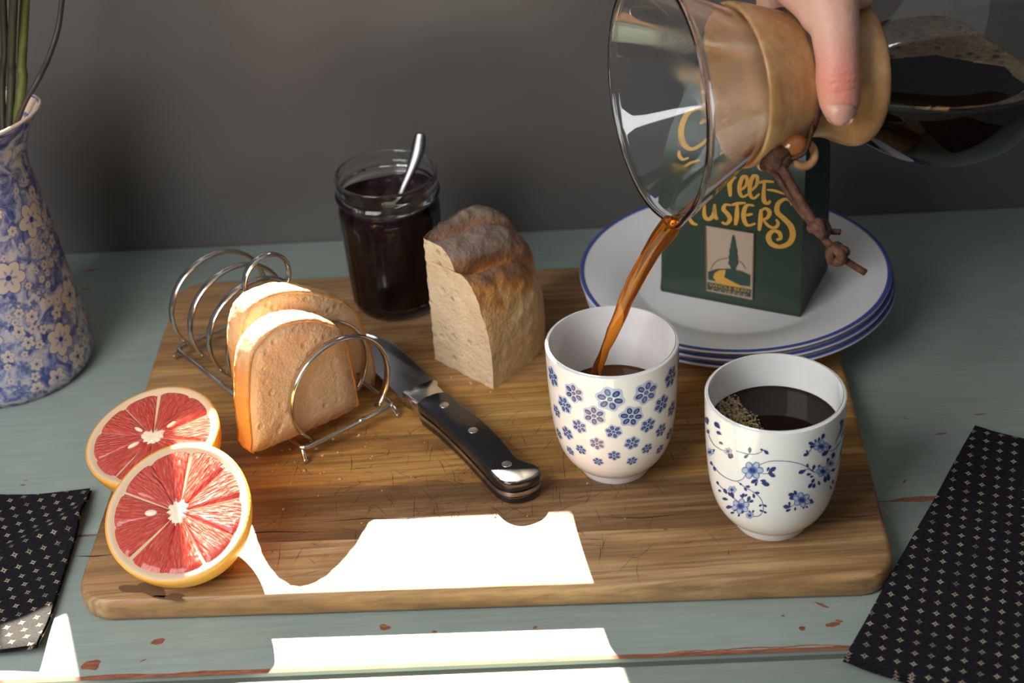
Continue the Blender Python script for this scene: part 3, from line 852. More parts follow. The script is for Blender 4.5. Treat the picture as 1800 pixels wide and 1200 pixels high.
for j in range(len(BT) - 1):
    for i in range(n4): Fc.append([j * n4 + i, j * n4 + (i + 1) % n4, (j + 1) * n4 + (i + 1) % n4, (j + 1) * n4 + i])
Fc.append(list(range(n4))[::-1]); Fc.append([(len(BT) - 1) * n4 + i for i in range(n4)])
bm = bm_of(V, Fc)
bmesh.ops.subdivide_edges(bm, edges=[e for e in bm.edges], cuts=1, smooth=0)
bmesh.ops.triangulate(bm, faces=bm.faces)
bvh = BVHTree.FromBMesh(bm)
from_bm('bag_body', bm, m_bag, bag, auto=48)
bm = bm_of(*box((.9, 2.85, 15.5), (bw - .9, 3.75, 17.0), (XB, YB, ZZ, A_))); bevel(bm, .3, 3); from_bm('folded_top', bm, m_bag, bag)
bm = bm_of(*box((.35, 2.62, 15.75), (bw - .35, 2.86, 16.55), (XB, YB, ZZ, A_))); bevel(bm, .08, 2); from_bm('tin_tie', bm, m_tie, bag)
def bagp(px, py, eps):
    h = bvh.ray_cast(CO, ray(px, py).normalized(), 400)
    if h[0] is None:
        return onplane(px, py, A_, YB) - YB * eps
    nn = h[1] if h[1].dot(ray(px, py)) < 0 else -h[1]
    return h[0] - YB * eps * .8 + nn * eps * .3
def strokeP(mb, P, w, eps=.05):
    Q = catmull([Vector((1150 + p[0] / 2.5, 100 + p[1] / 2.5, 0)) for p in P], 7); n = len(Q); vs = []
    for i, q in enumerate(Q):
        a = Q[max(0, i - 1)]; b = Q[min(n - 1, i + 1)]; t_ = (b - a).normalized(); nn = Vector((-t_.y, t_.x, 0))
        s_ = i / (n - 1); ww = w * (.45 + .55 * sin(pi * min(1, max(0, s_ * .9 + .05)))) * .5
        # pen-nib contrast
        ww *= .75 + .45 * abs(t_.y)
        for k in (-1, 1): vs.append(bagp(q.x + nn.x * ww * k, q.y + nn.y * ww * k, eps))
    mb.add(vs, [[2 * i, 2 * i + 1, 2 * i + 3, 2 * i + 2] for i in range(n - 1)])
gl = MB()
for P, w_ in (
    ([(235, 235), (195, 230), (155, 245), (130, 290), (122, 340), (135, 390), (170, 415), (210, 400), (240, 370)], 9),
    ([(205, 300), (225, 285), (245, 290)], 6), ([(115, 420), (118, 445), (135, 462), (160, 455)], 6), ([(90, 482), (130, 500), (175, 478), (215, 470)], 6),
    ([(300, 470), (330, 455), (360, 470)], 6), ([(455, 470), (470, 490), (490, 495)], 7),
    ([(328, 520), (332, 560), (336, 612)], 7), ([(334, 565), (345, 535), (362, 528)], 6),
    ([(376, 588), (405, 562), (408, 530), (392, 525), (378, 555), (376, 590), (390, 613), (416, 600)], 6.5),
    ([(420, 592), (450, 562), (454, 528), (438, 522), (424, 552), (421, 596), (437, 620), (464, 600)], 6.5),
    ([(486, 548), (482, 600), (485, 632), (500, 642), (512, 630)], 7), ([(455, 552), (490, 545), (528, 548)], 6.5), ([(496, 582), (530, 586), (578, 602)], 5.5),
    ([(150, 700), (170, 728), (192, 735)], 6), ([(222, 648), (222, 695), (240, 712), (262, 690), (266, 645)], 7), ([(266, 650), (268, 695), (280, 712)], 6.5),
    ([(338, 650), (315, 648), (306, 668), (325, 690), (334, 712), (318, 732), (298, 724)], 7),
    ([(366, 648), (364, 700), (358, 738)], 7), ([(340, 650), (370, 642), (404, 640)], 6.5),
    ([(440, 652), (410, 650), (396, 675), (395, 710), (412, 738), (446, 730)], 7), ([(398, 694), (415, 692), (434, 688)], 6),
    ([(470, 668), (468, 715), (462, 762)], 7), ([(468, 676), (490, 664), (508, 680), (498, 705), (474, 714)], 6.5), ([(480, 714), (505, 742), (532, 748), (546, 730), (536, 712)], 6),
    ([(608, 650), (600, 630), (572, 624), (545, 645), (542, 680), (570, 708), (600, 740), (610, 782), (592, 818), (550, 832), (515, 818), (503, 788), (522, 764), (550, 770), (556, 795), (538, 802)], 9)):
    strokeP(gl, P, w_)
mk('lettering', gl.v, gl.f, m_gold, bag)
def flat(name, pts, m, eps):
    V = [bagp(1150 + x / 2.5, 100 + y / 2.5, eps) for x, y in pts]
    c = sum(V, Vector()) / len(V); n = len(V)
    return mk(name, V + [c], [[i, (i + 1) % n, n] for i in range(n)], m, bag, smooth=False)
flat('label_paper', [(228, 737), (334, 754), (440, 772), (437, 915), (434, 1065), (332, 1046), (231, 1025), (229, 880)], m_lab, .07)
flat('hill_print', [(238, 940), (275, 928), (330, 926), (385, 936), (425, 955), (424, 1005), (330, 992), (240, 975)], m_dgreen, .11)
flat('label_footer', [(236, 985), (330, 1002), (428, 1018), (426, 1052), (330, 1036), (236, 1018)], m_dgreen, .11)
flat('path_print', [(268, 945), (290, 932), (318, 930), (300, 945), (305, 960), (340, 978), (405, 1010), (340, 1002), (280, 985), (262, 965)], m_gold, .15)
tp = [(350, 775)]
for i in range(1, 12):
    y = 775 + i * 14; w_ = interp([(0, 3), (5, 18), (9, 23), (11, 9)], i) * (1 if i % 2 else .8); tp.append((350 + w_, y))
tp += [(358, 938), (342, 938)] + [(350 - (p[0] - 350), p[1]) for p in tp[:0:-1]][:11]
flat('cypress_print', tp, m_dgreen, .15)
ar = MB(); strokeP(ar, [(250, 930), (268, 900), (300, 884), (345, 882), (385, 900), (405, 930)], 1.6, .11)
for a_, b_ in (((228, 737), (440, 772)), ((440, 772), (434, 1065)), ((434, 1065), (231, 1025)), ((231, 1025), (228, 737))):
    strokeP(ar, [a_, ((a_[0] + b_[0]) / 2, (a_[1] + b_[1]) / 2), b_], 2.2, .11)
mk('label_line', ar.v, ar.f, mat('brown_ink', (.12, .08, .05), .6), bag)
def text_on(txt, p0, p1, hpx, m, name, eps):
    cu = bpy.data.curves.new(name, 'FONT'); cu.body = txt; cu.size = 1; o = bpy.data.objects.new('tmp', cu); COL.objects.link(o)
    bpy.context.view_layer.update()
    me = bpy.data.meshes.new_from_object(o.evaluated_get(bpy.context.evaluated_depsgraph_get()))
    xs = [v.co.x for v in me.vertices]; x0, x1 = min(xs), max(xs); V = []
    for v in me.vertices:
        t_ = (v.co.x - x0) / (x1 - x0); x = p0[0] + (p1[0] - p0[0]) * t_; y = p0[1] + (p1[1] - p0[1]) * t_ - v.co.y / .7 * hpx
        V.append(bagp(1150 + x / 2.5, 100 + y / 2.5, eps))
    Fc = [list(p.vertices) for p in me.polygons]
    bpy.data.objects.remove(o); bpy.data.meshes.remove(me); bpy.data.curves.remove(cu)
    mk(name, V, Fc, m, bag, smooth=False)
text_on('WHOLE BEAN', (244, 1003), (420, 1032), 15, m_gold, 'label_text', .16)
text_on('COFFEE', (256, 1022), (412, 1050), 13, m_lab, 'label_text', .16)

# ------------------------------------------------------------------ carafe (hourglass glass pot with a wooden collar)
CD = 100.0                                   # depth of the mouth centre along the view axis
MC = atd(1150, 172, CD)
AX = (RT * .945 + UP * .181 + FW * .275).normalized()
E1 = (UP - AX * UP.dot(AX)).normalized()      # up around the pot
E2 = AX.cross(E1)
pot_ax = (AX, E1, E2)
def pot(t, th, r): return MC + AX * t + (E1 * cos(th) + E2 * sin(th)) * r
m_pot = mat('carafe_glass', (.985, .99, .99), .0, trans=1., ior=1.45)
_tc = N(m_pot, 'ShaderNodeTexCoord'); _dp = N(m_pot, 'ShaderNodeVectorMath', operation='DOT_PRODUCT'); L(m_pot, _tc.outputs['Object'], _dp.inputs[0]); _dp.inputs[1].default_value = AX
_zone = ramp(m_pot, mth(m_pot, 'ADD', mth(m_pot, 'MULTIPLY', _dp.outputs['Value'], 10.), 1.0), [(.10, (0, 0, 0)), (.30, (1, 1, 1)), (.52, (1, 1, 1)), (.58, (0, 0, 0))])
_fog = ramp(m_pot, tex(m_pot, coords(m_pot), 22, 4, .6), [(.46, (0, 0, 0)), (.66, (.30, .30, .30))])
L(m_pot, mth(m_pot, 'MULTIPLY', _zone, _fog), m_pot.node_tree.nodes['Principled BSDF'].inputs['Roughness'])
carafe = root('coffee_carafe', tuple(MC + AX * 10), 'hourglass glass coffee carafe with a wooden collar tied with leather, tipped to pour', 'carafe')
GO = [(7.20, .0), (7.28, .12), (7.22, .35), (7.02, .6), (5.9, 2.6), (4.42, 5.2), (3.3, 7.3), (2.72, 8.6), (2.6, 9.4), (2.75, 10.2), (3.4, 11.6), (4.5, 13.2), (5.7, 15.0), (6.6, 17.0), (6.95, 19.0), (6.8, 21.0), (6.3, 22.4), (5.4, 23.1), (3.5, 23.3), (0.01, 23.3)]
def inner(P, d):
    out = []
    for i, (r, t) in enumerate(P):
        a = P[max(0, i - 1)]; b = P[min(len(P) - 1, i + 1)]; tx, ty = b[0] - a[0], b[1] - a[1]; l = sqrt(tx * tx + ty * ty)
        out.append((max(0.005, r - ty / l * d), t + tx / l * d))
    return out
go = smooth_prof(GO, 3)
gi = inner(go[8:], .22)
LIP = pi                                     # the pouring groove runs along the underside
def spout(r, t, th):
    d = (th - LIP + pi) % (2 * pi) - pi
    if t < 6.5:
        k = exp(-(d / .16) ** 2) * max(0, 1 - t / 6.5)
        r += .42 * k; t -= .25 * k * max(0, 1 - t)
    return r, t
v, f = lathe(go + gi[::-1] + [(7.02, .06)], MC, 96, pot_ax, closed=True, warp=spout)
bm = bm_of(v, f)
from_bm('glass_body', bm, m_pot, carafe, auto=70)
# wooden collar
m_wood = mat('collar_wood', (.55, .30, .13), .32, spec=.45, coat=.15)
v_ = coords(m_wood, scale=(1, 1, 1)); n1 = tex(m_wood, v_, 30, 5, .6, 1.2)
v2 = coords(m_wood, scale=(25, 25, 4)); n2 = tex(m_wood, v2, 8, 5, .6)
c_ = ramp(m_wood, n1, [(.3, (.42, .20, .07)), (.5, (.56, .31, .13)), (.72, (.66, .41, .20))])
base(m_wood, mix(m_wood, .25, c_, ramp(m_wood, n2, [(.35, (.36, .17, .06)), (.65, (.70, .44, .22))])))
WOUT = [(4.60, 5.05), (4.78, 4.98), (4.90, 5.15), (4.80, 5.75), (4.42, 6.9), (4.05, 8.0), (3.78, 9.0), (3.74, 9.8), (3.95, 10.7), (4.35, 11.5), (4.62, 12.1), (4.66, 12.5), (4.52, 12.85), (4.25, 12.95), (4.05, 12.85)]
WIN = [(3.7, 12.2), (3.0, 10.7), (2.72, 9.6), (2.80, 8.6), (3.42, 7.25), (4.45, 5.35)]
v, f = lathe(smooth_prof(WOUT, 3) + WIN + [WOUT[0]], MC, 80, pot_ax)
mk('wooden_collar', v, f, m_wood, carafe, auto=60)
m_lea = mat('brown_leather', (.075, .028, .014), .75)
v_ = coords(m_lea); n1 = tex(m_lea, v_, 200, 4); base(m_lea, ramp(m_lea, n1, [(.3, (.03, .012, .007)), (.7, (.14, .058, .03))])); bump(m_lea, n1, .6, .002)
v, f = tube([pot(8.55, 2 * pi * i / 60, 4.0) for i in range(60)], .20, 8, closed=True, flat=.55, ref=tuple(AX)); tie = mk('leather_tie', v, f, m_lea, carafe)
wd = CD + 9.5 * .275 - 1.4                   # depth of the hanging tie
def pp(px, py, dd=0.): return atd(px, py, wd + dd)
k_ = wd / F
mk('strap', *tube(catmull([pp(1430, 195, -.9), pp(1427, 228, -1.2), pp(1421, 256, -1.6), pp(1410, 272, -1.6), pp(1385, 280, -1.4), pp(1358, 276, -1.0)], 5), .20, 8, flat=.6), m_lea, tie)
m_bead = mat('glossy_bead', (.33, .12, .03), .18, coat=.5)
v, f = ellipsoid(pp(1394, 256, -1.1), (27 * k_, 24 * k_, 22 * k_), 24, 14); mk('wooden_bead', v, f, m_bead, carafe)
rc_ = pp(1412, 271, -.9)
pts = [rc_ + (RT * cos(a) + UP * sin(a) * 1.0 + FW * .35 * cos(a)) * 21 * k_ for a in (2 * pi * i / 32 for i in range(32))]
v, f = tube(pts, 7.5 * k_, 10, closed=True); mk('wooden_ring', v, f, m_wood, carafe)
mk('strap', *tube(catmull([pp(1345, 268, -.8), pp(1366, 284, -1.5), pp(1384, 312, -1.5), pp(1408, 355, -1.4), pp(1434, 396, -1.3), pp(1450, 420, -1.2), pp(1466, 440, -1.1)], 5), [.33] * 20 + [.28] * 11, 10, flat=.7), m_lea, tie)
mk('strap', *tube(catmull([pp(1345, 285, -.6), pp(1362, 305, -.9), pp(1385, 340, -.9), pp(1410, 375, -.9), pp(1438, 402, -1), pp(1477, 408, -.9)], 5), .22, 8, flat=.7), m_lea, tie)
mk('strap', *tube(catmull([pp(1470, 446, -1.1), pp(1490, 460, -1.0), pp(1506, 470, -.9), pp(1521, 479, -.8)], 5), .23, 8, flat=.8), m_lea, tie)
def knotm(px, py, r, seed):
    mb = MB(); random.seed(seed); c = pp(px, py, -1.2)
    for q in range(3):
        R = Matrix.Rotation(random.uniform(0, 3), 3, 'X') @ Matrix.Rotation(random.uniform(0, 3), 3, 'Y')
        pts = [c + R @ Vector((cos(a), sin(a), .35 * sin(2 * a))) * r * .62 for a in (2 * pi * i / 20 for i in range(20))]
        mb.add(*tube(pts, r * .42, 8, closed=True))
    mk('knot', mb.v, mb.f, m_lea, tie)
knotm(1366, 278, .85, 1); knotm(1440, 402, .70, 2); knotm(1472, 446, .72, 3); knotm(1352, 290, .55, 5)

# coffee inside the bulb: inner solid cut at a level surface
lev = None
gi2 = [(r - .03 if r > .05 else 0, t) for r, t in inner(go, .06)]
bulb = [q for q in gi2 if q[1] > 9.2]
v, f = lathe([(0, bulb[0][1])] + bulb + [(0, bulb[-1][1])], MC, 72, pot_ax)
bm = bm_of(v, f); bmesh.ops.remove_doubles(bm, verts=bm.verts, dist=.01)
bmesh.ops.holes_fill(bm, edges=[e for e in bm.edges if e.is_boundary])
LEVEL = None
# the near shore of the surface shows at about (1690, 196)
best = None
for i in range(400):
    d = 85 + i * .1; p = atd(1690, 200, d); q = p - MC; t = q.dot(AX); r = (q - AX * t).length
    if 9 < t < 23 and r <= interp([(b, a) for a, b in bulb], t): best = p; break
LEVEL = best.z if best else MC.z
r_ = bmesh.ops.bisect_plane(bm, geom=bm.verts[:] + bm.edges[:] + bm.faces[:], plane_co=(0, 0, LEVEL), plane_no=(0, 0, 1), clear_outer=True)
ed = [e for e in r_['geom_cut'] if isinstance(e, bmesh.types.BMEdge)]
# ordered shore line
nx = {}
for e in ed:
    a, b = e.verts; nx.setdefault(a, []).append(b); nx.setdefault(b, []).append(a)
s0 = max(nx, key=lambda q: q.co.x); loop = [s0]; pv = None; cur = s0
while True:
    c_ = [q for q in nx[cur] if q is not pv]
    if not c_: break
    pv, cur = cur, c_[0]
    if cur is s0 or len(loop) > 2000: break
    loop.append(cur)
shore = [q.co.copy() for q in loop]
bmesh.ops.holes_fill(bm, edges=ed)
m_pcof = mat('carafe_coffee', (.008, .003, .0015), .6, spec=0.)
pcof = tag(from_bm('coffee', bm, m_pcof, None, tuple(MC + AX * 17), auto=40), 'black coffee inside the tipped glass carafe', 'coffee')
m_pf = mat('bubbly_foam', (.3, .2, .09), .4)
v_ = coords(m_pf); vo = N(m_pf, 'ShaderNodeTexVoronoi', Scale=130.); L(m_pf, v_, vo.inputs['Vector'])
a_ = ramp(m_pf, vo.outputs['Distance'], [(.24, (.010, .006, .003)), (.36, (.17, .115, .05))])
base(m_pf, mix(m_pf, ramp(m_pf, tex(m_pf, v_, 40, 4), [(.42, (0, 0, 0)), (.62, (1, 1, 1))]), a_, ramp(m_pf, tex(m_pf, v_, 500, 3), [(.35, (.12, .075, .03)), (.65, (.34, .24, .12))])))
bump(m_pf, vo.outputs['Distance'], .6, .004)
sc_ = sum(shore, Vector()) / len(shore)
V = []; Fc = []; ns_ = len(shore)
ymin, ymax = min(p.y for p in shore), max(p.y for p in shore)
for i, p in enumerate(shore):
    far = max(0, min(1, (p.y - sc_.y) / (ymax - sc_.y)))
    wi = .17 + .55 * far ** .6 + .05 * noise.noise(Vector((i * .23, 1, 0)))
    for k, (s_, h) in enumerate(((0.0, .38), (.02, .34), (.06, .22), (max(.09, wi * .55), .12), (max(.12, wi), .01))):
        q = p + (sc_ - p) * s_; hh = h * (1 + .6 * noise.noise(Vector((i * .35, k, 4))))
        V.append(Vector((q.x, q.y, LEVEL + hh)) + (sc_ - p).normalized() * .12 * (1 if k == 0 else 0))
for i in range(ns_):
    for k in range(4): Fc.append([i * 5 + k, i * 5 + k + 1, ((i + 1) % ns_) * 5 + k + 1, ((i + 1) % ns_) * 5 + k])
tag(mk('foam', V, Fc, m_pf, pcof), 'brown bubbly foam on the coffee', kind='stuff')

# thin sheet of coffee along the groove, then the stream into the cup
m_stream = mat('pouring_coffee', (.92, .30, .03), .03, trans=.95, ior=1.34)
gr = []
for i in range(15):
    t = 7.0 - 6.9 * i / 14
    r_in = interp([(b, a) for a, b in inner(go, .22)], max(.7, t)); r_in += .42 * max(0, 1 - t / 6.5)
    gr.append((t, r_in - .12))
sheet = MB(); V = []; Fc = []; SG = 9
for i, (t, r) in enumerate(gr):
    for j in range(SG):
        a = (j / (SG - 1) - .5) * 2; V.append(pot(t - (.1 if i == 14 else 0), LIP + a * (.16 + .012 * t) / (1), r - .16 * (a * a) * 0 - .02))
    for j in range(SG):
        a = (j / (SG - 1) - .5) * 2; V.append(pot(t, LIP + a * (.16 + .012 * t), r - .16 * (1 - a * a) - .03))
W2 = 2 * SG
for i in range(14):
    for j in range(W2):
        k = (j + 1) % W2 if j not in (SG - 1, W2 - 1) else None
    for j in range(SG - 1):
        a = i * W2 + j; Fc.append([a, a + 1, a + W2 + 1, a + W2]); b = a + SG; Fc.append([b, b + 1, b + W2 + 1, b + W2])
    a = i * W2; Fc.append([a, a + SG, a + W2 + SG, a + W2]); a = i * W2 + SG - 1; Fc.append([a, a + SG, a + W2 + SG, a + W2])
tip = pot(.05, LIP, 7.0)
stream = root('coffee_stream', tuple(c1 + Vector((-1.4, -.3, CH1))), 'stream of amber coffee pouring from the carafe lip into the flowered cup', 'coffee')
mk('running_sheet', V, Fc, m_stream, stream)
land = c1 + Vector((-1.45, -.4, CH1 - .06))
hd = land - tip; nrm = Vector((hd.y, -hd.x, 0)).normalized()
sp = [(1184, 388, 19), (1174, 402, 21), (1158, 424, 19), (1138, 455, 16), (1120, 487, 15), (1104, 520, 14.5), (1090, 553, 13), (1077, 585, 11), (1063, 615, 8.5), (1053, 640, 9.5), (1046, 662, 9.5), (1040, 684, 9)]
Pn = []; Rr = []
for px, py, w_ in sp:
    p = onplane(px, py, tip, nrm); Pn.append(p); Rr.append(w_ / F * (p - CO).dot(FW))
while Pn[-1].z < land.z: Pn.pop(); Rr.pop()
Pn.append(Pn[-1] + (Pn[-1] - Pn[-2]) * .15); Rr.append(Rr[-1])
Q = catmull(Pn, 6); nq = len(Q)
rq = [interp([(i * 6, r) for i, r in enumerate(Rr)], j) for j in range(nq)]
V, Fc = tube(Q, rq, 14, flat=.62, ref=tuple(RT))
for i in range(len(V)):
    V[i] = V[i] + RT * .07 * noise.noise(V[i] * .9)
mk('falling_stream', V, Fc, m_stream, stream)

# ------------------------------------------------------------------ hand holding the collar
m_skin = mat('skin', (.62, .34, .25), .45, spec=.35, sss=.18)
v_ = coords(m_skin); n1 = tex(m_skin, v_, 22, 4); n2 = tex(m_skin, v_, 220, 4, .6)
hc = CD + 10.6 * .275
def hp_(px, py, dd): return atd(px, py, hc + dd)
cap = []      # (point a, ra, point b, rb)
thumb = [(hp_(1396, -150, -1.2), 2.6), (hp_(1428, -75, -3.2), 2.3), (hp_(1455, -10, -4.6), 1.85), (hp_(1468, 50, -5.2), 1.44), (hp_(1473, 105, -5.1), 1.30), (hp_(1474, 140, -4.9), 1.36), (hp_(1476, 172, -4.6), 1.26), (hp_(1477, 194, -4.3), .96)]
for a, b in zip(thumb, thumb[1:]): cap.append((*a, *b))
palm = [((1500, -60, -3.6), 1.35), ((1540, -120, -1.5), 2.0), ((1470, -160, -.5), 2.6), ((1400, -190, .5), 2.5)]
pl_ = [(hp_(*a), r) for a, r in palm]
for a, b in zip(pl_, pl_[1:]): cap.append((*a, *b))
cap.append((thumb[1][0], 2.0, pl_[2][0], 2.4)); cap.append((hp_(1440, -30, -3.9), 1.35, hp_(1512, -14, -4.0), 1.0)); cap.append((hp_(1512, -14, -4.0), 1.0, hp_(1545, -80, -2.8), 1.5))
cap.append((hp_(1366, -50, -2.9), 1.3, hp_(1430, 5, -4.4), 1.25))
cap.append((hp_(1400, -60, -3.2), 1.6, hp_(1440, 25, -4.7), 1.2))
cap.append((pl_[1][0], 2.2, hp_(1440, -175, 1.5), 2.3))
for q in range(4):                           # fingers wrap over the top and down the far side
    x = 1358 + q * 44
    ch = [(hp_(x + 20, -185, 2.2), 1.35), (hp_(x, -140, 5.2), 1.08), (hp_(x - 4, -40, 6.7), .98), (hp_(x - 4, 50, 6.3), .92), (hp_(x - 2, 110 - 12 * abs(q - 1.4), 5.4), .76)]
    for a, b in zip(ch, ch[1:]): cap.append((*a, *b))
wr = [(hp_(1450, -200, .8), 2.8), (hp_(1530, -330, 1.5), 2.7), (hp_(1640, -520, 2.5), 3.3), (hp_(1780, -760, 4), 3.9)]
for a, b in zip(wr, wr[1:]): cap.append((*a, *b))
hb = MB()
for (a, ra, b, rb) in cap:
    n = max(2, int((b - a).length / .55)); 
    for i in range(n + 1):
        t = i / n; hb.add(*ellipsoid(a.lerp(b, t), (ra + (rb - ra) * t,) * 3, 14, 8))
hand = mk('person_hand', hb.v, hb.f, m_skin, None, tuple(thumb[2][0]))
md = hand.modifiers.new('r', 'REMESH'); md.mode = 'VOXEL'; md.voxel_size = .0019
ms = hand.modifiers.new('s', 'SMOOTH'); ms.iterations = 10; ms.factor = .5
bpy.context.view_layer.update()
me = bpy.data.meshes.new_from_object(hand.evaluated_get(bpy.context.evaluated_depsgraph_get()))
hand.modifiers.clear(); hand.data = me
for p in me.polygons: p.use_smooth = True
tag(hand, 'bare hand gripping the wooden collar of the carafe, thumb pointing down', 'hand')
# knuckle creases by position, redder joint
kn = (thumb[5][0] + FW * -1.0 - thumb[2][0]) * S
tcn = N(m_skin, 'ShaderNodeTexCoord'); vm = N(m_skin, 'ShaderNodeVectorMath', operation='DISTANCE'); L(m_skin, tcn.outputs['Object'], vm.inputs[0]); vm.inputs[1].default_value = kn + UP * -.003
red = ramp(m_skin, mth(m_skin, 'MULTIPLY', vm.outputs['Value'], 30), [(.12, (.66, .19, .14)), (.45, (.64, .27, .20)), (.9, (.62, .34, .25))])
base(m_skin, mix(m_skin, .3, red, ramp(m_skin, n1, [(.35, (.50, .24, .17)), (.65, (.72, .45, .34))])))
axx = (thumb[4][0] - thumb[6][0]).normalized()
dp = N(m_skin, 'ShaderNodeVectorMath', operation='DOT_PRODUCT'); L(m_skin, tcn.outputs['Object'], dp.inputs[0]); dp.inputs[1].default_value = axx
wv = mth(m_skin, 'SINE', mth(m_skin, 'ADD', mth(m_skin, 'MULTIPLY', dp.outputs['Value'], 1300.), mth(m_skin, 'MULTIPLY', tex(m_skin, v_, 120, 3), 9.)))
near = ramp(m_skin, mth(m_skin, 'MULTIPLY', vm.outputs['Value'], 60), [(.2, (1, 1, 1)), (.62, (0, 0, 0))])
bump(m_skin, mth(m_skin, 'ADD', mth(m_skin, 'MULTIPLY', n2, .8), mth(m_skin, 'MULTIPLY', mth(m_skin, 'MULTIPLY', wv, near), .35)), .45, .0016)
# thumb nail
m_nail = mat('nail', (.61, .33, .265), .12, spec=.5, coat=.4)
bvh2 = BVHTree.FromPolygons([v.co / S + ORG[hand.name] for v in me.vertices], [list(p.vertices) for p in me.polygons])
V = []; Fc = []; NW, NH = 12, 12
for j in range(NH + 1):
    for i in range(NW + 1):
        a = (i / NW - .5) * 2; b = j / NH
        wv_ = 24 * (.80 + .25 * sin(pi * min(1, b * .8 + .15))) * (1 if b < .75 else sqrt(max(0.02, 1 - ((b - .75) / .27) ** 2)))
        px = 1475 + a * wv_ + 2; py = 187 + 33 * b + (0 if b > .4 else -6 * a * a * (.4 - b) + 3 * (1 - a * a) * -1)
        h = bvh2.ray_cast(CO, ray(px, py).normalized(), 400)
        p = h[0] if h[0] is not None else (V[-1] if V else hp_(px, py, -4.6))
        V.append(p - FW * (.075 + .085 * (1 - a * a)) - UP * .03)
for j in range(NH):
    for i in range(NW):
        k = j * (NW + 1) + i; Fc.append([k, k + 1, k + NW + 2, k + NW + 1])
mk('thumb_nail', V, Fc, m_nail, hand)

# ------------------------------------------------------------------ grapefruit halves
m_rind = mat('grapefruit_rind', (.80, .36, .05), .38, spec=.45, coat=.15)
v_ = coords(m_rind); n1 = tex(m_rind, v_, 420, 3); base(m_rind, ramp(m_rind, tex(m_rind, v_, 18, 3), [(.3, (.78, .30, .035)), (.7, (.82, .45, .08))])); bump(m_rind, n1, .35, .0015)
m_pith = mat('grapefruit_pith', (.80, .60, .38), .6, spec=.3); translucent(m_pith, .2, (1., .6, .3))
m_flesh = mat('grapefruit_flesh', (.65, .08, .06), .10, spec=.6, coat=.7)
uvn = N(m_flesh, 'ShaderNodeUVMap'); mpn = N(m_flesh, 'ShaderNodeMapping'); mpn.inputs['Scale'].default_value = (1, 3.2, 1); L(m_flesh, uvn.outputs[0], mpn.inputs[0]); v_ = mpn.outputs[0]; vo = N(m_flesh, 'ShaderNodeTexVoronoi', Scale=6.5); L(m_flesh, v_, vo.inputs['Vector'])
n1 = tex(m_flesh, v_, 6, 5, .6, .8)
base(m_flesh, ramp(m_flesh, n1, [(.28, (.55, .035, .03)), (.5, (.74, .10, .07)), (.74, (.82, .30, .22))])); bump(m_flesh, mth(m_flesh, 'ADD', vo.outputs['Distance'], n1), .7, .0025); translucent(m_flesh, .30, (1., .20, .10))
m_core = mat('grapefruit_core', (.82, .66, .50), .6)
m_seed = mat('grapefruit_seed', (.80, .66, .48), .35)
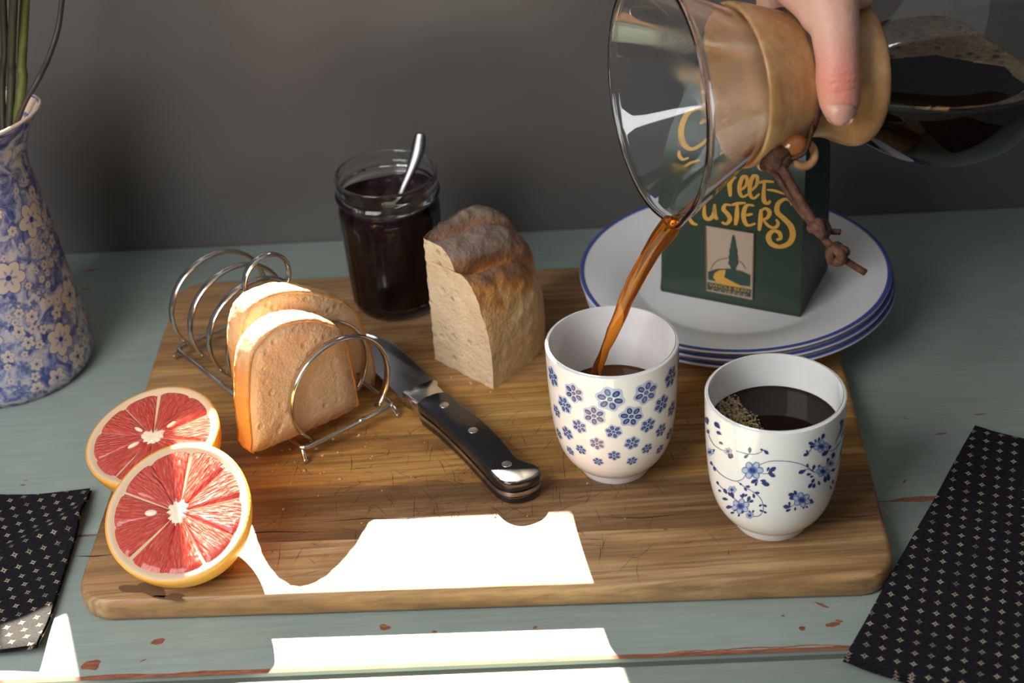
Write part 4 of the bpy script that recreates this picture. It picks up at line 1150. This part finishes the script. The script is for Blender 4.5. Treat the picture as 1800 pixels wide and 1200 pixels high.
def grapefruit(label, c, nrm, R, seed, nseg=10, spin=0., seeds=()):
    Z = Vector(nrm).normalized(); X = Vector((1, 0, 0)); X = (X - Z * X.dot(Z)).normalized(); Y = Z.cross(X); c = Vector(c)
    def g(r, th, z): return c + X * r * cos(th) + Y * r * sin(th) + Z * z
    t = root('grapefruit_half', tuple(c - Z * R * .8), label, 'grapefruit', 'cut grapefruit halves')
    wob = lambda th: 1 + .02 * sin(2 * th + seed) + .012 * sin(3 * th + seed * 2)
    prof = []
    for i in range(17):
        a = pi / 2 * i / 16; prof.append((R * cos(a), -R * .93 * sin(a)))
    prof = [(R * .955, .02), (R * .985, 0.0)] + [(r, z - .05) for r, z in prof]
    v, f = lathe(prof, c, 72, (Z, X, Y), warp=lambda r, z, th: (r * wob(th), z)); mk('rind', v, f, m_rind, t)
    v, f = lathe([(R * .97, .015), (R * .95, .045), (R * .905, .0), (R * .85, -.12), (.02, -.16)], c, 72, (Z, X, Y), warp=lambda r, z, th: (r * wob(th), z)); mk('pith', v, f, m_pith, t)
    for q in range(nseg):
        a0 = spin + 2 * pi * q / nseg; a1 = spin + 2 * pi * (q + 1) / nseg
        random.seed(seed * 10 + q); o = random.uniform(-.06, .06)
        V = []; Fc = []; nr, nt_ = 12, 10
        for i in range(nr + 1):
            s_ = i / nr; r = R * (.11 + (.90 - .11) * s_)
            for j in range(nt_ + 1):
                b = j / nt_; gap = (.018 + .02 * abs(sin(q * 2.3 + seed))) / max(.4, r)
                th = a0 + o * .5 + gap + (a1 - a0 - 2 * gap) * b
                e = 4 * b * (1 - b); rr_ = r * wob(th) - (R * .05 * (1 - e) ** 2 if i == nr else R * .02 * (1 - e) ** 2 * s_)
                if i == nr or i == 0 or j in (0, nt_): z = -.12
                else: z = .02 + .045 * noise.noise(Vector((r * 3.0, th * 9, seed))) + .04 * noise.noise(Vector((r * 1.2, th * 40, seed))) + .03 * e
                V.append(g(rr_, th, z))
        for i in range(nr):
            for j in range(nt_):
                k = i * (nt_ + 1) + j; Fc.append([k, k + 1, k + nt_ + 2, k + nt_ + 1])
        sg_ = mk('segment', V, Fc, m_flesh, t)
        uvl = sg_.data.uv_layers.new(name='UVMap')
        for lp in sg_.data.loops:
            i_, j_ = divmod(lp.vertex_index, nt_ + 1); uvl.data[lp.index].uv = (i_ / nr + q * 3.1, (j_ / nt_ - .5) * (.25 + .75 * i_ / nr) + q * 7.7)
    V, Fc = lathe([(0, .03), (R * .04, .05), (R * .075, .05), (R * .115, .0), (R * .13, -.15)], c, 32, (Z, X, Y), warp=lambda r, z, th: (r * (1 + .75 * abs(sin(th * nseg / 2 + seed)) ** 3 + .3 * sin(2 * th + seed) + .2 * sin(3 * th)), z)); mk('core', V, Fc, m_core, t)
    for (sr, sth, sl, sw) in seeds:
        RM = Matrix((X, Y, Z)).transposed() @ Matrix.Rotation(sth, 3, 'Z')
        V, Fc = ellipsoid(g(R * sr, sth, .05), (sl, sw, .14), 16, 10, RM); mk('seed', V, Fc, m_seed, t)
    return t
def aim(px, py, z): return onz(px, py, z)
ga = aim(268, 766, T + 4.0)
grapefruit('red grapefruit half lying cut side up at the board edge, behind the other half', ga, (-.14, -.20, .96), 4.35, 2.0, 10, .3, [(.30, 3.6, .42, .16), (.32, .5, .34, .14), (.28, 2.5, .36, .13)])
gb = aim(313, 899, T + 4.05)
grapefruit('sunlit red grapefruit half with a pale seed, tilted against the other half', gb, (-.07, -.43, .90), 4.55, 5.0, 10, .15, [(.36, 3.10, .40, .22)])

# ------------------------------------------------------------------ napkins
def napkin_mat(name, rot, cell):
    m = mat(name, (.010, .010, .012), .85, spec=.2)
    tc = N(m, 'ShaderNodeUVMap')
    mp = N(m, 'ShaderNodeMapping'); mp.inputs['Rotation'].default_value = (0, 0, rot); mp.inputs['Scale'].default_value = (1 / cell,) * 3; L(m, tc.outputs[0], mp.inputs[0])
    sx = N(m, 'ShaderNodeSeparateXYZ'); L(m, mp.outputs[0], sx.inputs[0])
    tot = None
    for off in (0., .5):
        ax_ = []
        for k in (0, 1):
            fr_ = mth(m, 'FRACT', mth(m, 'ADD', sx.outputs[k], off + 10)); ax_.append(mth(m, 'SUBTRACT', fr_, .5))
        # rotate the little star 45 degrees
        p = mth(m, 'ABSOLUTE', mth(m, 'MULTIPLY', mth(m, 'ADD', ax_[0], ax_[1]), .7071)); q = mth(m, 'ABSOLUTE', mth(m, 'MULTIPLY', mth(m, 'SUBTRACT', ax_[0], ax_[1]), .7071))
        s_ = mth(m, 'ADD', mth(m, 'POWER', p, .6), mth(m, 'POWER', q, .6))
        a = mth(m, 'LESS_THAN', s_, .40); hole = mth(m, 'GREATER_THAN', mth(m, 'ADD', p, q), .055)
        a = mth(m, 'MULTIPLY', a, hole)
        tot = a if tot is None else mth(m, 'MAXIMUM', tot, a)
    n1 = tex(m, coords(m), 90, 3)
    star = ramp(m, n1, [(.35, (.13, .11, .10)), (.55, (.36, .28, .18)), (.7, (.36, .33, .30))])
    weave = tex(m, coords(m), 700, 2)
    base(m, mix(m, tot, ramp(m, weave, [(.3, (.004, .004, .006)), (.7, (.014, .014, .017))]), star)); bump(m, weave, .4, .001)
    return m
def cloth(label, O, X, Y, w, d, hfun, m, layers, nx_=60, ny_=44):
    t = root('napkin', tuple(O + X * w / 2 + Y * d / 2), label, 'napkin')
    for k in range(layers):
        V = []; Fc = []; UVs = []
        ins = .12 * k
        for side in (0, 1):
            for j in range(ny_ + 1):
                for i in range(nx_ + 1):
                    u, v_ = i / nx_, j / ny_
                    uu = ins * .5 + (w - ins) * u; vv = ins * .5 + (d - ins) * v_
                    eu = min(u, 1 - u) * w; ev = min(v_, 1 - v_) * d; ed = min(eu, ev)
                    th = .16; z = .03 + k * .24 + hfun(uu, vv, k)
                    rn = sqrt(max(0, 1 - max(0, 1 - ed / .14) ** 2))
                    z += th * (.5 + (.5 * rn if side else -.5 * rn))
                    V.append(O + X * uu + Y * vv + ZZ * z); UVs.append((uu, vv))
        B = (nx_ + 1) * (ny_ + 1)
        for side in (0, 1):
            for j in range(ny_):
                for i in range(nx_):
                    q = side * B + j * (nx_ + 1) + i; Fc.append([q, q + 1, q + nx_ + 2, q + nx_ + 1])
        o = mk('folded_layer', V, Fc, m, t)
        uv = o.data.uv_layers.new(name='UVMap')
        for lp in o.data.loops: uv.data[lp.index].uv = UVs[lp.vertex_index]
    return t
nA = onz(1711, 752, .5); nL = onz(1492, 1142, .4)
X_ = (nL - nA); X_.z = 0; wn_ = X_.length; X_.normalize(); Y_ = Vector((-X_.y, X_.x, 0))
if Y_.x < 0: Y_ = -Y_
def h_right(u, v, k): return .10 * (1 + noise.noise(Vector((u * .16, v * .16, 3)))) + .05 * sin(u * .5 + v * .3) + .25 * exp(-((v - .2) / .8) ** 2) * (.6 + .4 * noise.noise(Vector((u * .3, 0, k))))
cloth('folded black napkin with tiny cream stars beside the cup with blue branches', Vector((nA.x, nA.y, 0)), X_, Y_, wn_ + 1.0, 20, h_right, napkin_mat('star_cloth_a', .55, 1.28), 3)
def h_left(u, v, k): return .12 * (1 + noise.noise(Vector((u * .2, v * .2, 9)))) + .55 * exp(-((u * .70 - v * .72 + 1.2) / 1.0) ** 2) + .9 * exp(-((v - .2) / 1.6) ** 2) * max(0, u / 12 - .35) + .12 * sin(u * .6)
lO = Vector((-40.5, 76.9, 0)); lX = Vector((.998, -.02, 0)); lY = Vector((.035, .999, 0))
cloth('crumpled black napkin with tiny cream stars beside the grapefruit halves', lO, lX, lY, 11.4, 15.6, h_left, napkin_mat('star_cloth_b', .35, 1.28), 2)

# ------------------------------------------------------------------ pitcher with stems
m_pit = mat('transferware_ground', (.5, .5, .6), .2, spec=.45, coat=.2)
v_ = coords(m_pit)
n1 = tex(m_pit, v_, 75, 5, .65, 1.2); n2 = tex(m_pit, v_, 26, 4, .6, .8)
a_ = ramp(m_pit, n1, [(.36, (.030, .045, .17)), (.47, (.17, .20, .36)), (.56, (.50, .46, .47)), (.66, (.62, .52, .44))])
base(m_pit, mix(m_pit, ramp(m_pit, n2, [(.4, (0, 0, 0)), (.6, (.8, .8, .8))]), a_, ramp(m_pit, n1, [(.4, (.05, .07, .23)), (.6, (.35, .36, .46))])))
pcx = Vector((-37.6, 109.0, 0))
pitcher = root('pitcher', tuple(pcx), 'blue and cream floral earthenware pitcher holding bare stems', 'pitcher')
PO = [(0, .4), (5.4, .35), (5.7, 0), (6.0, .05), (6.25, .5), (6.35, 1.1), (6.15, 3.2), (5.85, 6.2), (5.52, 9), (5.25, 11.9), (4.95, 14.2), (4.7, 15.9), (4.65, 17.2), (4.75, 18.4), (5.0, 19.5), (5.3, 20.2)]
PI_ = [(5.28, 20.36), (5.15, 20.38), (5.0, 20.2), (4.7, 19.4), (4.45, 18.3), (4.35, 17.2), (4.45, 15.8), (5.0, 11.9), (5.6, 6), (5.8, 2), (5.2, .9), (0, .8)]
def pwarp(r, t, th):
    d = (th + .05 + pi) % (2 * pi) - pi
    if t > 15.5:
        k = exp(-(d / .5) ** 2) * ((t - 15.5) / 4.8) ** 1.8; r += 1.3 * k; t += .5 * k
    return r, t
psm = PO[:4] + smooth_prof(PO[4:] + PI_, 3)
v, f = lathe(psm, pcx, 96, warp=pwarp); mk('pitcher_body', v, f, m_pit, pitcher, auto=60)
v, f = lathe([(5.24, 20.1), (5.35, 20.3), (5.22, 20.44), (4.98, 20.24), (4.68, 19.4)], pcx, 96, warp=pwarp); mk('rim', v, f, mat('cream_rim', (.62, .47, .36), .35), pitcher)
pr = [(z, r) for r, z in PO[4:14]]
def psurf(th, z, eps):
    r = interp(pr, z); return pcx + Vector((cos(th) * (r + eps), sin(th) * (r + eps), z))
g1, g2, g3 = MB(), MB(), MB(); random.seed(21)
def ppoly(mb, th, z, pts2, eps):
    r0 = interp(pr, z); P = [psurf(th + a / r0, z + b, eps) for a, b in pts2] + [psurf(th, z, eps) if False else psurf(th + sum(a for a, b in pts2) / len(pts2) / r0, z + sum(b for a, b in pts2) / len(pts2), eps)]
    n = len(pts2); mb.add(P, [[i, (i + 1) % n, n] for i in range(n)])
spots = []
for _ in range(2600):
    th = random.uniform(-2.4, 1.4); z = random.uniform(1.0, 16.3); R = random.choice([1.3, 1.0, .8, .55, .4, .3])
    r0 = interp(pr, z)
    if z + R > 16.8 or z - R < .4: continue
    if all(((th - a) * r0) ** 2 + (z - b) ** 2 > ((R + c) * .92) ** 2 for a, b, c in spots): spots.append((th, z, R))
for k, (th, z, R) in enumerate(spots):
    a0 = random.uniform(0, 6); npet = random.choice([5, 5, 6])
    if R > .7 or k % 3:
        for q in range(npet):
            a = a0 + 2 * pi * q / npet
            ppoly(g1, th, z, ell(.55 * R * cos(a), .55 * R * sin(a), .47 * R, .40 * R, a), .012)
            ppoly(g2, th, z, ell(.56 * R * cos(a), .56 * R * sin(a), .42 * R, .35 * R, a), .018 + .0007 * q)
            ppoly(g3, th, z, ell(.34 * R * cos(a), .34 * R * sin(a), .17 * R, .06 * R, a), .026)
        ppoly(g1, th, z, ell(0, 0, .16 * R, .15 * R, 0), .030)
    else:
        for q in range(5):
            a = a0 + q * 1.25
            ppoly(g1, th, z, ell(.6 * R * cos(a), .6 * R * sin(a), .5 * R, .2 * R, a), .012); ppoly(g3, th, z, ell(.6 * R * cos(a), .6 * R * sin(a), .38 * R, .09 * R, a), .018)
for mb, mm in ((g1, mat('pit_blue', (.035, .05, .19), .2)), (g2, mat('pit_cream', (.56, .46, .39), .2)), (g3, mat('pit_grey_blue', (.22, .25, .40), .2))): tag(mk('flower_print', mb.v, mb.f, mm, pitcher), kind='stuff')
STEMS = []
def stem3(label, P, r, col):
    pts = [onplane(px, py, (0, y, 0), Vector((0, 1, 0))) for px, py, y in P]
    pts = [pts[0] + (pts[0] - pts[1]) * 1.2] + pts
    e = pts[-1]; q_ = len(STEMS); STEMS.append(label); pts.append(pcx + Vector(((-1.2, .9, 2.6, 1.4)[q_], (2.4, -.4, -2.6, 1.6)[q_], 1.3)) - Vector((1.5, 0, 0)))
    Q = catmull(pts, 7)
    m = mat('stem_%s' % label.split()[0], col, .5); v_ = coords(m, scale=(40, 40, 6)); base(m, ramp(m, tex(m, v_, 8, 3), [(.3, tuple(x * .6 for x in col)), (.7, col)]))
    rr_ = [r * (1 + .12 * (1 if i % 11 == 5 else 0)) for i in range(len(Q))]
    v, f = tube(Q, rr_, 9)
    tag(mk('flower_stem', v, f, m, None, tuple(Q[-1])), label, 'stem', 'bare stems in the pitcher')
stem3('olive green stem, thickest of those in the floral pitcher', [(44, 0, 111.5), (38, 110, 111.2), (33, 190, 111.0)], .34, (.10, .12, .025))
stem3('dark green stem beside the thick olive stem in the pitcher', [(24, 0, 110.6), (20, 100, 110.8), (18, 190, 111)], .30, (.03, .035, .015))
stem3('blackish upright stem in the pitcher, away from the spout', [(5, 0, 110.9), (8, 90, 111), (4, 200, 111)], .26, (.025, .02, .012))
stem3('thin brown stem bending out over the pitcher spout', [(109, 0, 112.0), (102, 50, 111.5), (86, 100, 110.5), (66, 142, 109.4), (44, 180, 109.2), (26, 230, 109.4), (12, 300, 109.8)], .19, (.045, .03, .018))

# ------------------------------------------------------------------ crumbs
cr = MB(); random.seed(31)
for k in range(70):
    if k < 40: px, py = random.gauss(560, 70), random.gauss(795, 26)
    elif k < 55: px, py = random.gauss(800, 40), random.gauss(680, 25)
    else: px, py = random.uniform(420, 1250), random.uniform(720, 940)
    c = onz(px, py, T); s_ = random.choice([.04, .05, .07, .10])
    R = Matrix.Rotation(random.uniform(0, 3), 3, 'Z')
    cr.add(*ellipsoid(c + ZZ * s_ * .5, (s_ * random.uniform(.8, 1.7), s_, s_ * .7), 6, 4, R))
tag(mk('bread_crumbs', cr.v, cr.f, mat('crumb_bits', (.62, .42, .22), .8), None, tuple(onz(600, 790, T))), 'scattered pale bread crumbs on the cutting board', 'crumbs', kind='stuff')
